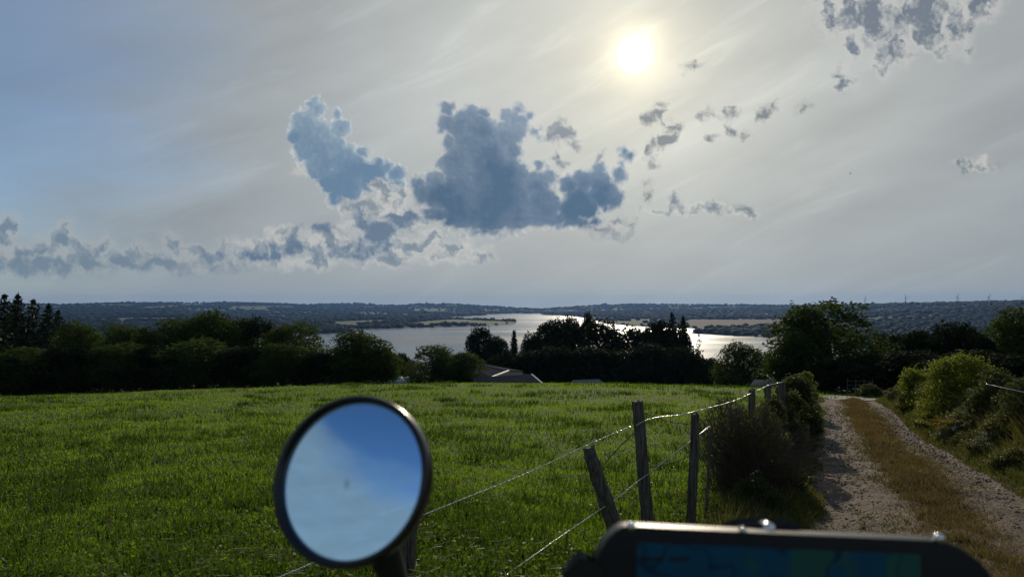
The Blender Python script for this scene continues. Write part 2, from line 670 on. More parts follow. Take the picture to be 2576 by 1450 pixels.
LANE_Y = np.array([-6, 3, 6.73, 9.2, 13.85, 25, 31, 36])
LANE_L0 = np.array([-1.9, 1.3, 2.83, 3.92, 6.07, 11.1, 13.9, 16.3])
LANE_L1 = np.array([-1.0, 2.2, 3.69, 4.78, 6.95, 12.0, 14.9, 17.4])
LANE_R0 = np.array([0.2, 3.4, 4.99, 6.10, 8.10, 13.2, 16.0, 18.4])
LANE_R1 = np.array([0.8, 4.0, 5.60, 6.65, 8.55, 13.75, 16.55, 18.95])


def lane(y, which):
    return np.interp(y, LANE_Y, which)


def unproj(dx, dy, z):
    d = rayd(dx, dy)
    t = (z - EYE.z) / d.z
    return (d.x * t, d.y * t)


LAKE_PX = [(560, 846), (700, 842), (795, 838), (873, 834.5), (905, 831.5), (880, 830), (838, 828.5), (845, 826.5), (955, 825.5),
           (1056, 822), (1173, 819), (1288, 816), (1301, 809), (1296, 807), (1253, 806), (1143, 802), (1119, 797), (1223, 792.3),
           (1225, 789), (1288, 787.3), (1358, 787.3), (1363, 791), (1438, 793.5), (1480, 800), (1520, 812), (1600, 820), (1690, 824),
           (1740, 825), (1830, 827), (1891, 829.3), (1893, 831.8), (1740, 832.8), (1738, 837), (1800, 841), (1897, 846), (1960, 849),
           (2050, 856), (2150, 870), (2200, 900), (1900, 915), (1500, 915), (1100, 910), (800, 900), (600, 880)]
LAKE = np.array([unproj(a, b, LAKE_Z) for a, b in LAKE_PX])


def poly_sd(x, y, poly):
    """signed distance to a polygon, negative inside"""
    d = np.full(x.shape, 1e12)
    ins = np.zeros(x.shape, bool)
    n = len(poly)
    for i in range(n):
        ax, ay = poly[i]
        bx, by = poly[(i + 1) % n]
        ex, ey = bx - ax, by - ay
        t = np.clip(((x - ax) * ex + (y - ay) * ey) / (ex * ex + ey * ey + 1e-9), 0, 1)
        d = np.minimum(d, (x - ax - t * ex) ** 2 + (y - ay - t * ey) ** 2)
        c = ((ay > y) != (by > y)) & (x < (bx - ax) * (y - ay) / (by - ay + 1e-12) + ax)
        ins ^= c
    d = np.sqrt(d)
    return np.where(ins, -d, d)


def sstep(a, b, x):
    t = np.clip((x - a) / (b - a), 0, 1)
    return t * t * (3 - 2 * t)


SKYL_X = np.array([-1200, -300, 0, 150, 300, 450, 600, 760, 900, 1000, 1060, 1120, 1200, 1300, 1360, 1420, 1530, 1600, 1750, 1900, 2050, 2175, 2280, 2410, 2575, 2900, 3600])
SKYL_Y = np.array([763, 763, 765, 768, 764, 762, 762, 767, 763, 770, 765, 764, 770, 776, 779, 774, 767, 766, 767, 769, 771, 769, 766, 764, 761, 760, 760])


def H_far(x, y):
    sd = poly_sd(x, y, LAKE)
    r = np.hypot(x, y)
    px = 512.0 + FPX * x / np.maximum(y, 1.0)
    dx = np.clip(px / DPX, -1200, 3600)
    top = np.interp(dx, SKYL_X, SKYL_Y)
    # ridge height so that the skyline falls where it does; the wooded right side rises nearer
    rd = np.interp(dx, [-1200, 600, 1250, 1900, 2150, 3600], [5200, 5200, 6600, 5600, 3600, 3300])
    zr = EYE.z + rd * (304.0 - (top - 0.6) * DPX) / FPX
    run = np.interp(dx, [-1200, 900, 1250, 1500, 1900, 2200, 3600], [3000, 2700, 1500, 2300, 2700, 1900, 1700])
    rise = sstep(60.0, run, sd) * np.clip(sd / run + 0.15, 0, 1)
    und = (np.sin(x * 0.0021 + 1.3) * np.cos(y * 0.0017 + 0.4) * 7 + np.sin(x * 0.0047 + y * 0.0031) * 3.5
           + np.sin(x * 0.011 - y * 0.006 + 2.0) * 1.2)
    land = LAKE_Z + 0.5 + np.clip(sd, 0, 40) * 0.05 + (zr - LAKE_Z - 2.0) * rise + und * sstep(150, 900, sd) * (1 - 0.7 * sstep(0.85, 1.0, rise))
    land = np.minimum(land, zr + 1.0)
    bed = LAKE_Z - np.clip(-sd, 0, 60) * 0.12 - 0.3
    return np.where(sd < 0, bed, land), sd


def H_near(x, y):
    xx = np.clip(x, -70, 70)
    z = np.interp(y, _ty, _tz)
    w = 1 - sstep(60, 400, np.abs(y))
    z = z - np.where(xx < 2, 0.00065 * (xx - 2) ** 2, 0.0013 * (xx - 2) ** 2) * w
    u = (np.sin(x * 0.55 + 0.3 * y) * 0.03 + np.sin(x * 0.21 - y * 0.33 + 1.0) * 0.06 + np.sin(x * 1.3 + y * 1.1 + 2.0) * 0.015
         + np.sin(y * 0.9 - x * 0.35) * 0.02
         + np.sin(x * 3.1 + np.sin(y * 2.3) * 1.6) * np.cos(y * 3.7 + np.sin(x * 1.9) * 1.4) * 0.028
         + np.sin(x * 6.7 + np.sin(y * 5.1) * 1.5) * np.cos(y * 7.3 + np.sin(x * 4.3) * 1.3) * 0.012)
    z = z + u * sstep(3, 9, np.hypot(x, y)) * (1 - 0.5 * sstep(40, 60, y))
    z = z + 0.30 * np.exp(-(x ** 2 + (y + 0.2) ** 2) / 4.0)
    # bank rising to the right of the lane
    z = z + np.where((y > -4) & (y < 40), 0.55 * sstep(0.10, 1.7, x - lane(y, LANE_R1)) * (1 - sstep(26, 38, y)) * sstep(-4, 3, y), 0.0)
    # worn wheel tracks of the lane
    inl = (y > -8) & (y < 36)
    for a, b in ((LANE_L0, LANE_L1), (LANE_R0, LANE_R1)):
        m = 0.5 * (lane(y, a) + lane(y, b))
        z = z - np.where(inl, 0.05 * np.exp(-((x - m) / 0.42) ** 2), 0.0)
    return z


def H(x, y):
    x = np.asarray(x, float)
    y = np.asarray(y, float)
    zn = np.maximum(H_near(x, y), LAKE_Z + 1.5)
    zf, sd = H_far(x, y)
    t = sstep(420, 760, np.hypot(x, y))
    return zn * (1 - t) + zf * t


def h1(x, y):
    return float(H(np.array([x]), np.array([y]))[0])


def at(dx, dist, dy=None):
    """ground point seen in column dx (traced units) at forward distance dist; with dy also the height seen there"""
    x = (dx * DPX - 512.0) / FPX * dist / (math.cos(PITCH))
    z = h1(x, dist)
    if dy is None:
        return Vector((x, dist, z))
    d = rayd(dx, dy)
    k = dist / d.y
    return Vector((d.x * k, dist, EYE.z + d.z * k))


def to_px(x, y, z):
    """traced-unit position of world points (used to lay out the fields of the valley)"""
    c, s = math.cos(PITCH), math.sin(PITCH)
    zz = z - EYE.z
    f = np.maximum(y * c + zz * s, 0.1)
    return (512 + FPX * x / f) / DPX, (288 - FPX * (zz * c - y * s) / f) / DPX


az = np.concatenate([np.linspace(-180, -62, 24)[:-1], np.linspace(-62, -38, 40)[:-1], np.linspace(-38, 38, 480),
                     np.linspace(38, 62, 40)[1:], np.linspace(62, 180, 24)[1:]])
az = np.radians(az)
rr = np.concatenate([[0.0], np.geomspace(0.6, 600, 165)[:-1], np.geomspace(600, 5200, 170)[:-1], np.geomspace(5200, 9000, 40)])
AZ, RR = np.meshgrid(az, rr)
TX, TY = RR * np.sin(AZ), RR * np.cos(AZ)
TZ = H(TX.ravel(), TY.ravel()).reshape(TX.shape)
in_lane = (TY > 0.5) & (TY < 37) & (TX > lane(TY, LANE_L0) - 0.32) & (TX < lane(TY, LANE_R1) + 0.32)
TZ = np.where(in_lane, TZ - 0.09, np.where((TY > 2) & (TY < 75), TZ - 0.03, TZ))
nr, na = TX.shape
idx = np.arange(nr * na).reshape(nr, na)
faces = np.stack([idx[:-1, :-1], idx[:-1, 1:], idx[1:, 1:], idx[1:, :-1]], -1).reshape(-1, 4)
tverts = np.stack([TX, TY, TZ], -1).reshape(-1, 3)
tme = mesh_np('terrain', tverts, faces, smooth=True)

# fields of the far valley (a land-use map: 0 wood, then kinds of field)
PXX, PYY = to_px(tverts[:, 0], tverts[:, 1], tverts[:, 2])
FIELDS = [(0.50, [(1075, 806), (1140, 801.5), (1292, 808), (1290, 811), (1062, 817), (1005, 817), (1035, 811)]),
          (0.80, [(1728, 802), (1990, 802), (1990, 819), (1728, 824)]),
          (0.30, [(1440, 807), (1640, 805), (1640, 811), (1440, 813)]),
          (0.70, [(2175, 797), (2250, 797), (2250, 802), (2175, 803)]),
          (0.30, [(2325, 771.5), (2460, 771), (2460, 774.5), (2325, 774)]),
          (0.55, [(360, 770), (440, 769), (450, 774), (370, 775)]), (0.35, [(610, 769), (690, 768), (690, 774), (620, 775)]),
          (0.60, [(310, 782), (380, 781), (380, 784), (310, 785)]), (0.35, [(820, 808), (960, 803), (980, 809), (860, 815)])]
use = np.zeros(len(tverts), np.float32)
far = np.hypot(tverts[:, 0], tverts[:, 1]) > 900
hsh = np.sin(np.floor(tverts[:, 0] / 260 + np.sin(tverts[:, 1] / 700)) * 12.9898 + np.floor(tverts[:, 1] / 330 + np.sin(tverts[:, 0] / 900)) * 78.233) * 43758.5453
hsh = hsh - np.floor(hsh)
use = np.where(far & (hsh > 0.80) & (PXX < 2050), 0.15 + (hsh - 0.80) * 2.6, use)
for val, poly in FIELDS:
    use = np.where(far & (tverts[:, 1] > 0) & (poly_sd(PXX, PYY, np.array(poly, float)) < 0), val, use)
a = tme.attributes.new('landuse', 'FLOAT', 'POINT')
a.data.foreach_set('value', use.astype(np.float32))


def m_terrain(nt, out):
    u, _ = attribute('landuse')
    p = position()
    n1 = noise(p, 0.9, 6.0, 0.6)
    n2 = noise(p, 0.012, 5.0, 0.6)
    near = mixc(n1, (0.032, 0.050, 0.010), (0.075, 0.100, 0.020))
    wood = mixc(n2, (0.016, 0.026, 0.012), (0.030, 0.042, 0.018))
    lu = ramp(u, [(0.0, (0.02, 0.03, 0.014)), (0.14, (0.02, 0.03, 0.014)), (0.16, (0.05, 0.075, 0.025)), (0.40, (0.085, 0.11, 0.04)),
                  (0.55, (0.14, 0.135, 0.06)), (0.80, (0.105, 0.082, 0.055)), (1.0, (0.09, 0.075, 0.05))])
    sp = S.nt.nodes.new('ShaderNodeSeparateXYZ')
    S.nt.links.new(p.s, sp.inputs[0])
    fy = S(sp.outputs[1])
    farf = fy.smooth(60.0, 140.0)
    c = mixc(farf, near, wood)
    c = mixc(u.smooth(0.10, 0.16), c, lu)
    nt.links.new(principled(c, 0.95, 0.0, 0.1, n1, 0.4, 0.05), out.inputs[0])


M = {}
M['terrain'] = material('terrain', m_terrain)
terrain = link('terrain', tme, M['terrain'])
tag(terrain, kind='structure', label='rolling green hills around the lake')


# ------------------------------------------------------------------ lake
def m_water(nt, out):
    p = position()
    pw = vmath('MULTIPLY', p, (1.0, 0.35, 1.0))
    w1 = noise(pw, 0.35, 4.0, 0.6)
    w2 = noise(vmath('MULTIPLY', p, (0.25, 1.0, 1.0)), 0.006, 3.0, 0.5)
    rough = w2.smooth(0.40, 0.62, 0.22, 0.32)
    nt.links.new(principled((0.012, 0.02, 0.024), rough, 0.0, 1.0, w1, 0.12, 0.5), out.inputs[0])


M['water'] = material('lake_water', m_water)
g = MB()
g.add([(-6000, 350, LAKE_Z), (6000, 350, LAKE_Z), (6000, 8500, LAKE_Z), (-6000, 8500, LAKE_Z)], [(0, 1, 2, 3)])
lake = g.build('lake', M['water'])
tag(lake, kind='structure', label='still grey lake reflecting the bright sky')

# ------------------------------------------------------------------ far woods: thousands of crowns that read as one mass
ico_v, ico_f = [], []
bm = bmesh.new()
bmesh.ops.create_icosphere(bm, subdivisions=1, radius=1.0)
ico1_v = np.array([v.co for v in bm.verts]); ico1_f = np.array([[v.index for v in f.verts] for f in bm.faces]); bm.free()
bm = bmesh.new()
bmesh.ops.create_icosphere(bm, subdivisions=2, radius=1.0)
ico2_v = np.array([v.co for v in bm.verts]); ico2_f = np.array([[v.index for v in f.verts] for f in bm.faces]); bm.free()


def crowns(name, pts, rad, hgt, label, mat, fine=False):
    iv, jf = (ico2_v, ico2_f) if fine else (ico1_v, ico1_f)
    n = len(pts)
    jit = RNG.uniform(0.72, 1.28, (n, len(iv), 1))
    v = iv[None] * jit
    v = v * np.stack([rad, rad, hgt], -1)[:, None, :]
    v = v + pts[:, None, :] + np.stack([np.zeros(n), np.zeros(n), hgt * 0.75], -1)[:, None, :]
    f = (jf[None] + (np.arange(n) * len(iv))[:, None, None]).reshape(-1, 3)
    tint = np.repeat(RNG.random(n), len(jf))
    o = link(name, mesh_np(name, v.reshape(-1, 3), f, tint), mat)
    tag(o, label, kind='stuff')
    return o


def m_wood(nt, out):
    t, _ = attribute('tint')
    c = mixc(t, (0.010, 0.016, 0.010), (0.015, 0.022, 0.012))
    nt.links.new(principled(c, 0.9, 0.0, 0.1), out.inputs[0])


M['wood'] = material('far_wood', m_wood)


def landuse_at(x, y, z):
    px, py = to_px(x, y, z)
    h = np.sin(np.floor(x / 260 + np.sin(y / 700)) * 12.9898 + np.floor(y / 330 + np.sin(x / 900)) * 78.233) * 43758.5453
    h = h - np.floor(h)
    u = np.where((h > 0.80) & (px < 2050), 0.5, 0.0)
    for val, poly in FIELDS:
        u = np.where(poly_sd(px, py, np.array(poly, float)) < 0, 1.0, u)
    return u


N = 90000
a_ = np.radians(RNG.uniform(-42, 42, N))
r_ = np.exp(RNG.uniform(math.log(950), math.log(6800), N))
x_, y_ = r_ * np.sin(a_), r_ * np.cos(a_)
zf_, sd_ = H_far(x_, y_)
z_ = H(x_, y_)
u_ = landuse_at(x_, y_, z_)
clump = np.sin(x_ * 0.013 + np.sin(y_ * 0.007) * 2) * np.cos(y_ * 0.011 + np.sin(x_ * 0.006) * 2)
dens = np.where(u_ > 0.8, 0.0, np.where(u_ > 0.2, 0.06, np.clip(0.75 + clump * 0.5, 0.15, 1.0)))
dens = dens * np.where(sd_ < 45, 1.6, 1.0) * np.where(r_ > 4200, 1.5, 1.0) * np.where((x_ / y_ > 0.62), 1.5, 1.0)
keep = (sd_ > 8) & (RNG.random(N) < dens * 0.54) & (y_ > 900)
P = np.stack([x_, y_, z_], -1)[keep]
rad = RNG.uniform(4.0, 9.5, len(P)) * (0.8 + 0.45 * np.clip(P[:, 1] / 4000, 0, 1.6))
hg = rad * RNG.uniform(0.55, 0.95, len(P)) * np.where(RNG.random(len(P)) < 0.05, 1.35, 1.0)
low = H_far(P[:, 0], P[:, 1])[1] < 70
hg = np.where(low, hg * 0.75, hg * 0.85)
rad = rad * np.where(low, 1.0, 1.35)
crowns('far_wood', P, rad, hg, 'dark woods and hedges covering the hills across the lake', M['wood'])

# the wooded slope on the right, nearer
N = 5200
x_ = RNG.uniform(330, 1500, N)
y_ = RNG.uniform(380, 1900, N)
z_ = H(x_, y_)
px_, py_ = to_px(x_, y_, z_)
keep = (px_ > 2130) & (px_ < 2750) & (H_far(x_, y_)[1] > 30)
P = np.stack([x_, y_, z_], -1)[keep]
rad = RNG.uniform(4.0, 8.5, len(P))
crowns('hillside_wood', P, rad, rad * RNG.uniform(0.7, 1.1, len(P)), 'blue green woodland on the slope right of the big tree',
       M['wood'], fine=True)


# ------------------------------------------------------------------ haze
def m_haze(nt, out):
    v = nt.nodes.new('ShaderNodeVolumePrincipled')
    v.inputs['Color'].default_value = (0.25, 0.50, 1.0, 1)
    v.inputs['Density'].default_value = 0.000058
    v.inputs['Anisotropy'].default_value = 0.2
    nt.links.new(v.outputs[0], out.inputs['Volume'])


M['haze'] = material('haze', m_haze)
g = MB().box((0, 0, 12), (18600, 18600, 190))
hz_o = g.build('haze', M['haze'])
tag(hz_o, 'pale blue air between the viewer and the hills', kind='stuff')

# ------------------------------------------------------------------ trees
M['leaf'] = leafy('broad_leaves', (0.012, 0.022, 0.006), (0.038, 0.062, 0.013), 0.26, (0.11, 0.17, 0.018), 0.75, 0.06)
M['leaf_dark'] = leafy('dark_leaves', (0.006, 0.012, 0.005), (0.019, 0.031, 0.010), 0.14, (0.04, 0.06, 0.01), 0.8, 0.04)
M['needle'] = leafy('needles', (0.006, 0.013, 0.006), (0.017, 0.030, 0.012), 0.12, (0.04, 0.07, 0.015))
M['bark'] = simple('bark', (0.055, 0.043, 0.033), 0.9, vary=0.5, scale=6.0, bump=0.5)


def unit(n):
    v = RNG.normal(size=(n, 3))
    return v / np.linalg.norm(v, axis=1, keepdims=True)


def leaf_quads(c, nrm, size, aspect=0.6, stem=None):
    """one rhombus per leaf: centre, facing, length"""
    n = len(c)
    r = unit(n) if stem is None else stem + unit(n) * 0.35
    a = r - nrm * np.sum(r * nrm, 1, keepdims=True)
    a /= np.linalg.norm(a, axis=1, keepdims=True) + 1e-9
    b = np.cross(nrm, a)
    L = size[:, None] * 0.5
    W = L * aspect
    sag = nrm * L * 0.25
    v = np.stack([c - a * L - sag, c + b * W + a * L * 0.1, c + a * L - sag, c - b * W + a * L * 0.1], 1)
    f = np.arange(n * 4).reshape(n, 4)
    return v.reshape(-1, 3), f


def crown_points(n, lobes, fill=0.35):
    """points through a set of lobes (x, y, z, radius), denser at their skins"""
    lob = np.array(lobes)
    w = lob[:, 3] ** 2
    k = RNG.choice(len(lob), n, p=w / w.sum())
    d = unit(n)
    d[:, 2] = np.where(RNG.random(n) < 0.55, np.abs(d[:, 2]), d[:, 2])
    d /= np.linalg.norm(d, axis=1, keepdims=True)
    r = lob[k, 3] * (1 - fill * RNG.random(n) ** 1.4) * RNG.uniform(0.88, 1.08, n)
    return lob[k, :3] + d * r[:, None], d


def make_lobes(w, h, z0, count, seed, shape='dome', lump=(0.16, 0.30)):
    rs = np.random.default_rng(seed)
    out = []
    for i in range(count):
        a = rs.uniform(0, 2 * math.pi)
        t = (i + rs.random()) / count                 # 0 low .. 1 top
        if shape == 'dome':
            rad = math.sqrt(max(0.0, 1 - (t * 1.02 - 0.12) ** 2)) * 0.80
        elif shape == 'oval':
            rad = math.sqrt(max(0.02, 1 - (2 * t - 1) ** 2)) * 0.78
        elif shape == 'cone':
            rad = (1 - t) * 0.85 + 0.05
        else:
            rad = 0.8
        q = rad * rs.uniform(0.55, 1.0)
        r = rs.uniform(*lump) * w * (0.75 + 0.35 * (1 - t))
        out.append((math.cos(a) * q * (w / 2 - r * 0.45), math.sin(a) * q * (w / 2 - r * 0.45), z0 + (h - z0 - r) * t + r * 0.3, r))
    out.append((0, 0, h - 0.22 * w, 0.24 * w))
    return out


def broad_mesh(name, seed, w=1.0, h=1.0, z0=0.1, lobes=34, leaves=9000, lsize=0.035, fill=0.4, shape='dome', sprigs=26, lump=(0.15, 0.28)):
    lob = make_lobes(w, h, z0, lobes, seed, shape, lump)
    c, d = crown_points(leaves, lob, fill)
    nrm = d * 0.5 + unit(len(c)) * 0.8 + np.array([0, 0, 0.25])
    size = lsize * RNG.uniform(0.6, 1.35, len(c))
    # sprigs that break the outline
    sp = []
    for i in range(sprigs):
        l = lob[RNG.integers(len(lob))]
        dd = unit(1)[0]
        dd[2] = abs(dd[2]) + 0.15
        dd /= np.linalg.norm(dd)
        m = 16
        t = RNG.random(m)[:, None]
        sp.append(np.array(l[:3]) + dd * l[3] * (0.95 + 0.42 * t) + RNG.normal(size=(m, 3)) * lsize * 0.45)
    if sp:
        sp = np.concatenate(sp)
        c = np.concatenate([c, sp])
        nrm = np.concatenate([nrm, unit(len(sp))])
        size = np.concatenate([size, lsize * 0.8 * RNG.uniform(0.6, 1.2, len(sp))])
    c[:, 2] = np.maximum(c[:, 2], z0 * 0.5 + 0.01)
    nrm /= np.linalg.norm(nrm, axis=1, keepdims=True) + 1e-9
    v, f = leaf_quads(c, nrm, size)
    return mesh_np(name, v, f, RNG.random(len(f))), lob


def trunk_mesh(name, lob, h, r=0.035, z0=0.1):
    g = MB()
    g.tube([(0, 0, -0.05), (0.01, 0.0, z0 + 0.1), (-0.012, 0.012, h * 0.45), (0.0, 0.0, h * 0.78)], [r, r * 0.8, r * 0.55, r * 0.12], 7)
    for i, l in enumerate(lob):
        if i % 3 == 0:
            s = (0, 0, min(l[2] * 0.55, h * 0.55) + 0.02)
            mid = tuple(0.5 * (p + q) + (0.03 if k == 2 else 0) for k, (p, q) in enumerate(zip(s, l[:3])))
            g.tube([s, mid, l[:3]], [r * 0.4, r * 0.25, r * 0.08], 5)
    me = bpy.data.meshes.new(name)
    me.from_pydata(g.v, [], g.f)
    me.materials.append(M['bark'])
    return me


def conifer_mesh(name, seed, tiers=26, wide=0.42, leaves=230, droop=0.25, open_=False):
    rs = np.random.default_rng(seed)
    cs, ns, sz, st = [], [], [], []
    for i in range(tiers):
        t = i / (tiers - 1)
        z = 0.06 + 0.93 * t
        L = wide * (1 - t) ** 0.62 * rs.uniform(0.75, 1.1) + 0.015
        nb = 5 + int(5 * (1 - t))
        a0 = rs.uniform(0, 6.28)
        for k in range(nb):
            if open_ and rs.random() < 0.35:
                continue
            a = a0 + k * 2 * math.pi / nb + rs.normal() * 0.15
            m = max(5, int(leaves / nb * (0.25 + 0.75 * (1 - t)) * 0.62))
            s = rs.random(m) ** 0.7
            LL = L * rs.uniform(0.7, 1.1)
            x = np.cos(a) * s * LL
            y = np.sin(a) * s * LL
            zz = z - droop * s * LL + 0.10 * (s ** 3) * LL
            j = rs.normal(size=(m, 3)) * 0.012 * (1 + 2 * (1 - t))
            cs.append(np.stack([x, y, zz], 1) + j)
            st.append(np.tile([math.cos(a), math.sin(a), -droop * 0.5], (m, 1)))
            sz.append(np.full(m, 0.056 + 0.03 * (1 - t)) * rs.uniform(0.7, 1.3, m))
    cs = np.concatenate(cs)
    st = np.concatenate(st)
    sz = np.concatenate(sz)
    nr = unit(len(cs)) + np.array([0, 0, 0.7])
    nr /= np.linalg.norm(nr, axis=1, keepdims=True)
    v, f = leaf_quads(cs, nr, sz, 0.35, st)
    me = mesh_np(name, v, f, RNG.random(len(f)))
    g = MB().tube([(0, 0, -0.05), (0, 0, 0.5), (0, 0, 1.0)], [0.02, 0.012, 0.003], 6)
    tm = bpy.data.meshes.new(name + '_trunk')
    tm.from_pydata(g.v, [], g.f)
    tm.materials.append(M['bark'])
    return me, tm


KIND = {}


def kind(name, mesh_lob, mat, h=1.0, r=0.035, trunk=None):
    if trunk is None:
        me, lob = mesh_lob
        tm = trunk_mesh(name + '_trunk', lob, h, r)
    else:
        me, tm = mesh_lob, trunk
    # normalise: crown one unit wide and one unit high
    co = np.empty(len(me.vertices) * 3, np.float32)
    me.vertices.foreach_get('co', co)
    co = co.reshape(-1, 3)
    rx = np.percentile(np.hypot(co[:, 0], co[:, 1]), 96.0) * 2.0
    hz_ = np.percentile(co[:, 2], 99.8)
    for m_ in (me, tm):
        c2 = np.empty(len(m_.vertices) * 3, np.float32)
        m_.vertices.foreach_get('co', c2)
        c2 = c2.reshape(-1, 3) / np.array([rx, rx, hz_], np.float32)
        m_.vertices.foreach_set('co', c2.ravel())
        m_.update()
    me.materials.append(mat)
    KIND[name] = (me, tm)


# unit height, unit width crowns; each is stretched to the tree it stands for
kind('round_a', broad_mesh('crown_round_a', 3, lobes=42, leaves=11000, lsize=0.034), M['leaf'])
kind('round_b', broad_mesh('crown_round_b', 8, lobes=34, leaves=10000, lsize=0.038, shape='oval'), M['leaf'])
kind('round_c', broad_mesh('crown_round_c', 21, lobes=48, leaves=11000, lsize=0.032, lump=(0.11, 0.24)), M['leaf'])
kind('dark_a', broad_mesh('crown_dark_a', 31, lobes=42, leaves=14000, lsize=0.034, lump=(0.12, 0.24)), M['leaf_dark'])
kind('dark_b', broad_mesh('crown_dark_b', 37, lobes=36, leaves=14000, lsize=0.037, shape='oval'), M['leaf_dark'])
kind('open_a', broad_mesh('crown_open_a', 44, lobes=26, leaves=6500, lsize=0.036, lump=(0.10, 0.18), sprigs=40, fill=0.8), M['leaf_dark'])
c_, t_ = conifer_mesh('crown_spruce', 5)
kind('spruce', c_, M['needle'], trunk=t_)
c_, t_ = conifer_mesh('crown_spruce_b', 9, tiers=22, wide=0.36, droop=0.4)
kind('spruce_b', c_, M['needle'], trunk=t_)
c_, t_ = conifer_mesh('crown_cypress', 13, tiers=34, wide=0.13, leaves=180, droop=-0.8)
kind('cypress', c_, M['needle'], trunk=t_)
c_, t_ = conifer_mesh('crown_pine', 17, tiers=13, wide=0.36, leaves=200, droop=0.05, open_=True)
kind('pine', c_, M['needle'], trunk=t_)


def plant_tree(name, k, dx, top, wid, dist, label, cat='tree', group=None, sink=0.0, rz=None, ydepth=None):
    base = at(dx, dist)
    z = at(dx, dist, top).z
    w = wid * DPX / FPX * dist * (1.7 if k.startswith('spruce') else 1.22)
    h = z - base.z + sink
    r = empty(name, (base.x, base.y, base.z - sink), RNG.uniform(0, 6.28) if rz is None else rz)
    tag(r, label, cat, group)
    me, tm = KIND[k]
    for nm, d in (('crown', me), ('trunk', tm)):
        o = link(nm, d, None, r)
        o.scale = (w, w * (ydepth or 1.0), h)
    return r


GL = 'trees along the far left edge of the meadow'
GM = 'trees below the meadow in front of the lake'
GR = 'trees behind the lane on the right'
T = plant_tree
# left edge, conifers
T('spruce_tree', 'spruce', -30, 730, 90, 64, 'tall dark spruce cut by the left border of the picture', 'tree', GL)
T('spruce_tree', 'spruce_b', 12, 740, 62, 66, 'dark spruce with a pointed top, first from the left border', 'tree', GL)
T('spruce_tree', 'spruce', 44, 741, 72, 70, 'dark spruce with a forked spiky top near the left border', 'tree', GL)
T('spruce_tree', 'spruce_b', 84, 753, 60, 72, 'slim spruce third from the left border', 'tree', GL)
T('spruce_tree', 'spruce', 122, 766, 66, 70, 'shorter spruce beside the first broad tree on the left', 'tree', GL)
T('spruce_tree', 'spruce_b', 148, 780, 50, 74, 'lowest spruce, rightmost of the conifers on the far left', 'tree', GL)
# left edge, broad trees
T('broad_tree', 'round_a', 205, 805, 120, 64, 'round green tree just right of the left spruces', 'tree', GL)
T('broad_tree', 'round_c', 300, 812, 110, 62, 'low round tree between the spruces and the tallest left tree', 'tree', GL)
T('broad_tree', 'round_b', 372, 822, 90, 64, 'small tree in the dip left of the tallest left tree', 'tree', GL)
T('broad_tree', 'round_c', 440, 798, 120, 67, 'leafy tree forming the left shoulder of the tallest left tree', 'tree', GL)
T('broad_tree', 'round_a', 515, 779, 150, 66, 'tallest spreading green tree of the left treeline', 'tree', GL)
T('broad_tree', 'round_b', 600, 800, 100, 68, 'tree forming the right shoulder of the tallest left tree', 'tree', GL)
T('broad_tree', 'open_a', 650, 796, 86, 68, 'thin crowned tree with the lake showing through its branches', 'tree', GL)
T('broad_tree', 'round_c', 745, 810, 160, 62, 'broad dark tree where the lake first appears on the left', 'tree', GL)
T('broad_tree', 'round_a', 908, 828, 150, 59, 'free standing round tree in front of the left arm of the lake', 'tree', GL)
T('broad_tree', 'round_b', 962, 880, 84, 58, 'lower right lobe tree beside the free standing round tree', 'tree', GL)
GH = 'dark shrubs under the left treeline'
for i, (dx, tp, wd, ds, kk, lb) in enumerate([
        (-20, 870, 150, 58, 'dark_a', 'dark shrub at the left border where the meadow ends'),
        (75, 872, 170, 57, 'round_b', 'dark shrub under the left spruces'),
        (190, 868, 150, 57, 'dark_a', 'dark shrub under the first round tree on the left'),
        (300, 862, 160, 58, 'round_c', 'dark shrub under the low round tree on the left'),
        (400, 870, 150, 58, 'dark_a', 'dark shrub below the dip in the left treeline'),
        (505, 850, 170, 58, 'round_b', 'dark shrub under the tallest left tree'),
        (610, 872, 150, 58, 'dark_a', 'dark shrub under the thin crowned tree'),
        (712, 862, 150, 57, 'round_c', 'dark shrub left of the broad dark tree trunk'),
        (800, 884, 110, 57, 'dark_a', 'dark shrub between the broad dark tree and the free standing tree'),
        (885, 890, 140, 57, 'round_b', 'dark shrub under the free standing round tree')]):
    T('hedge_shrub', kk, dx, tp, wd, ds, lb, 'shrub', GH, 0.2)
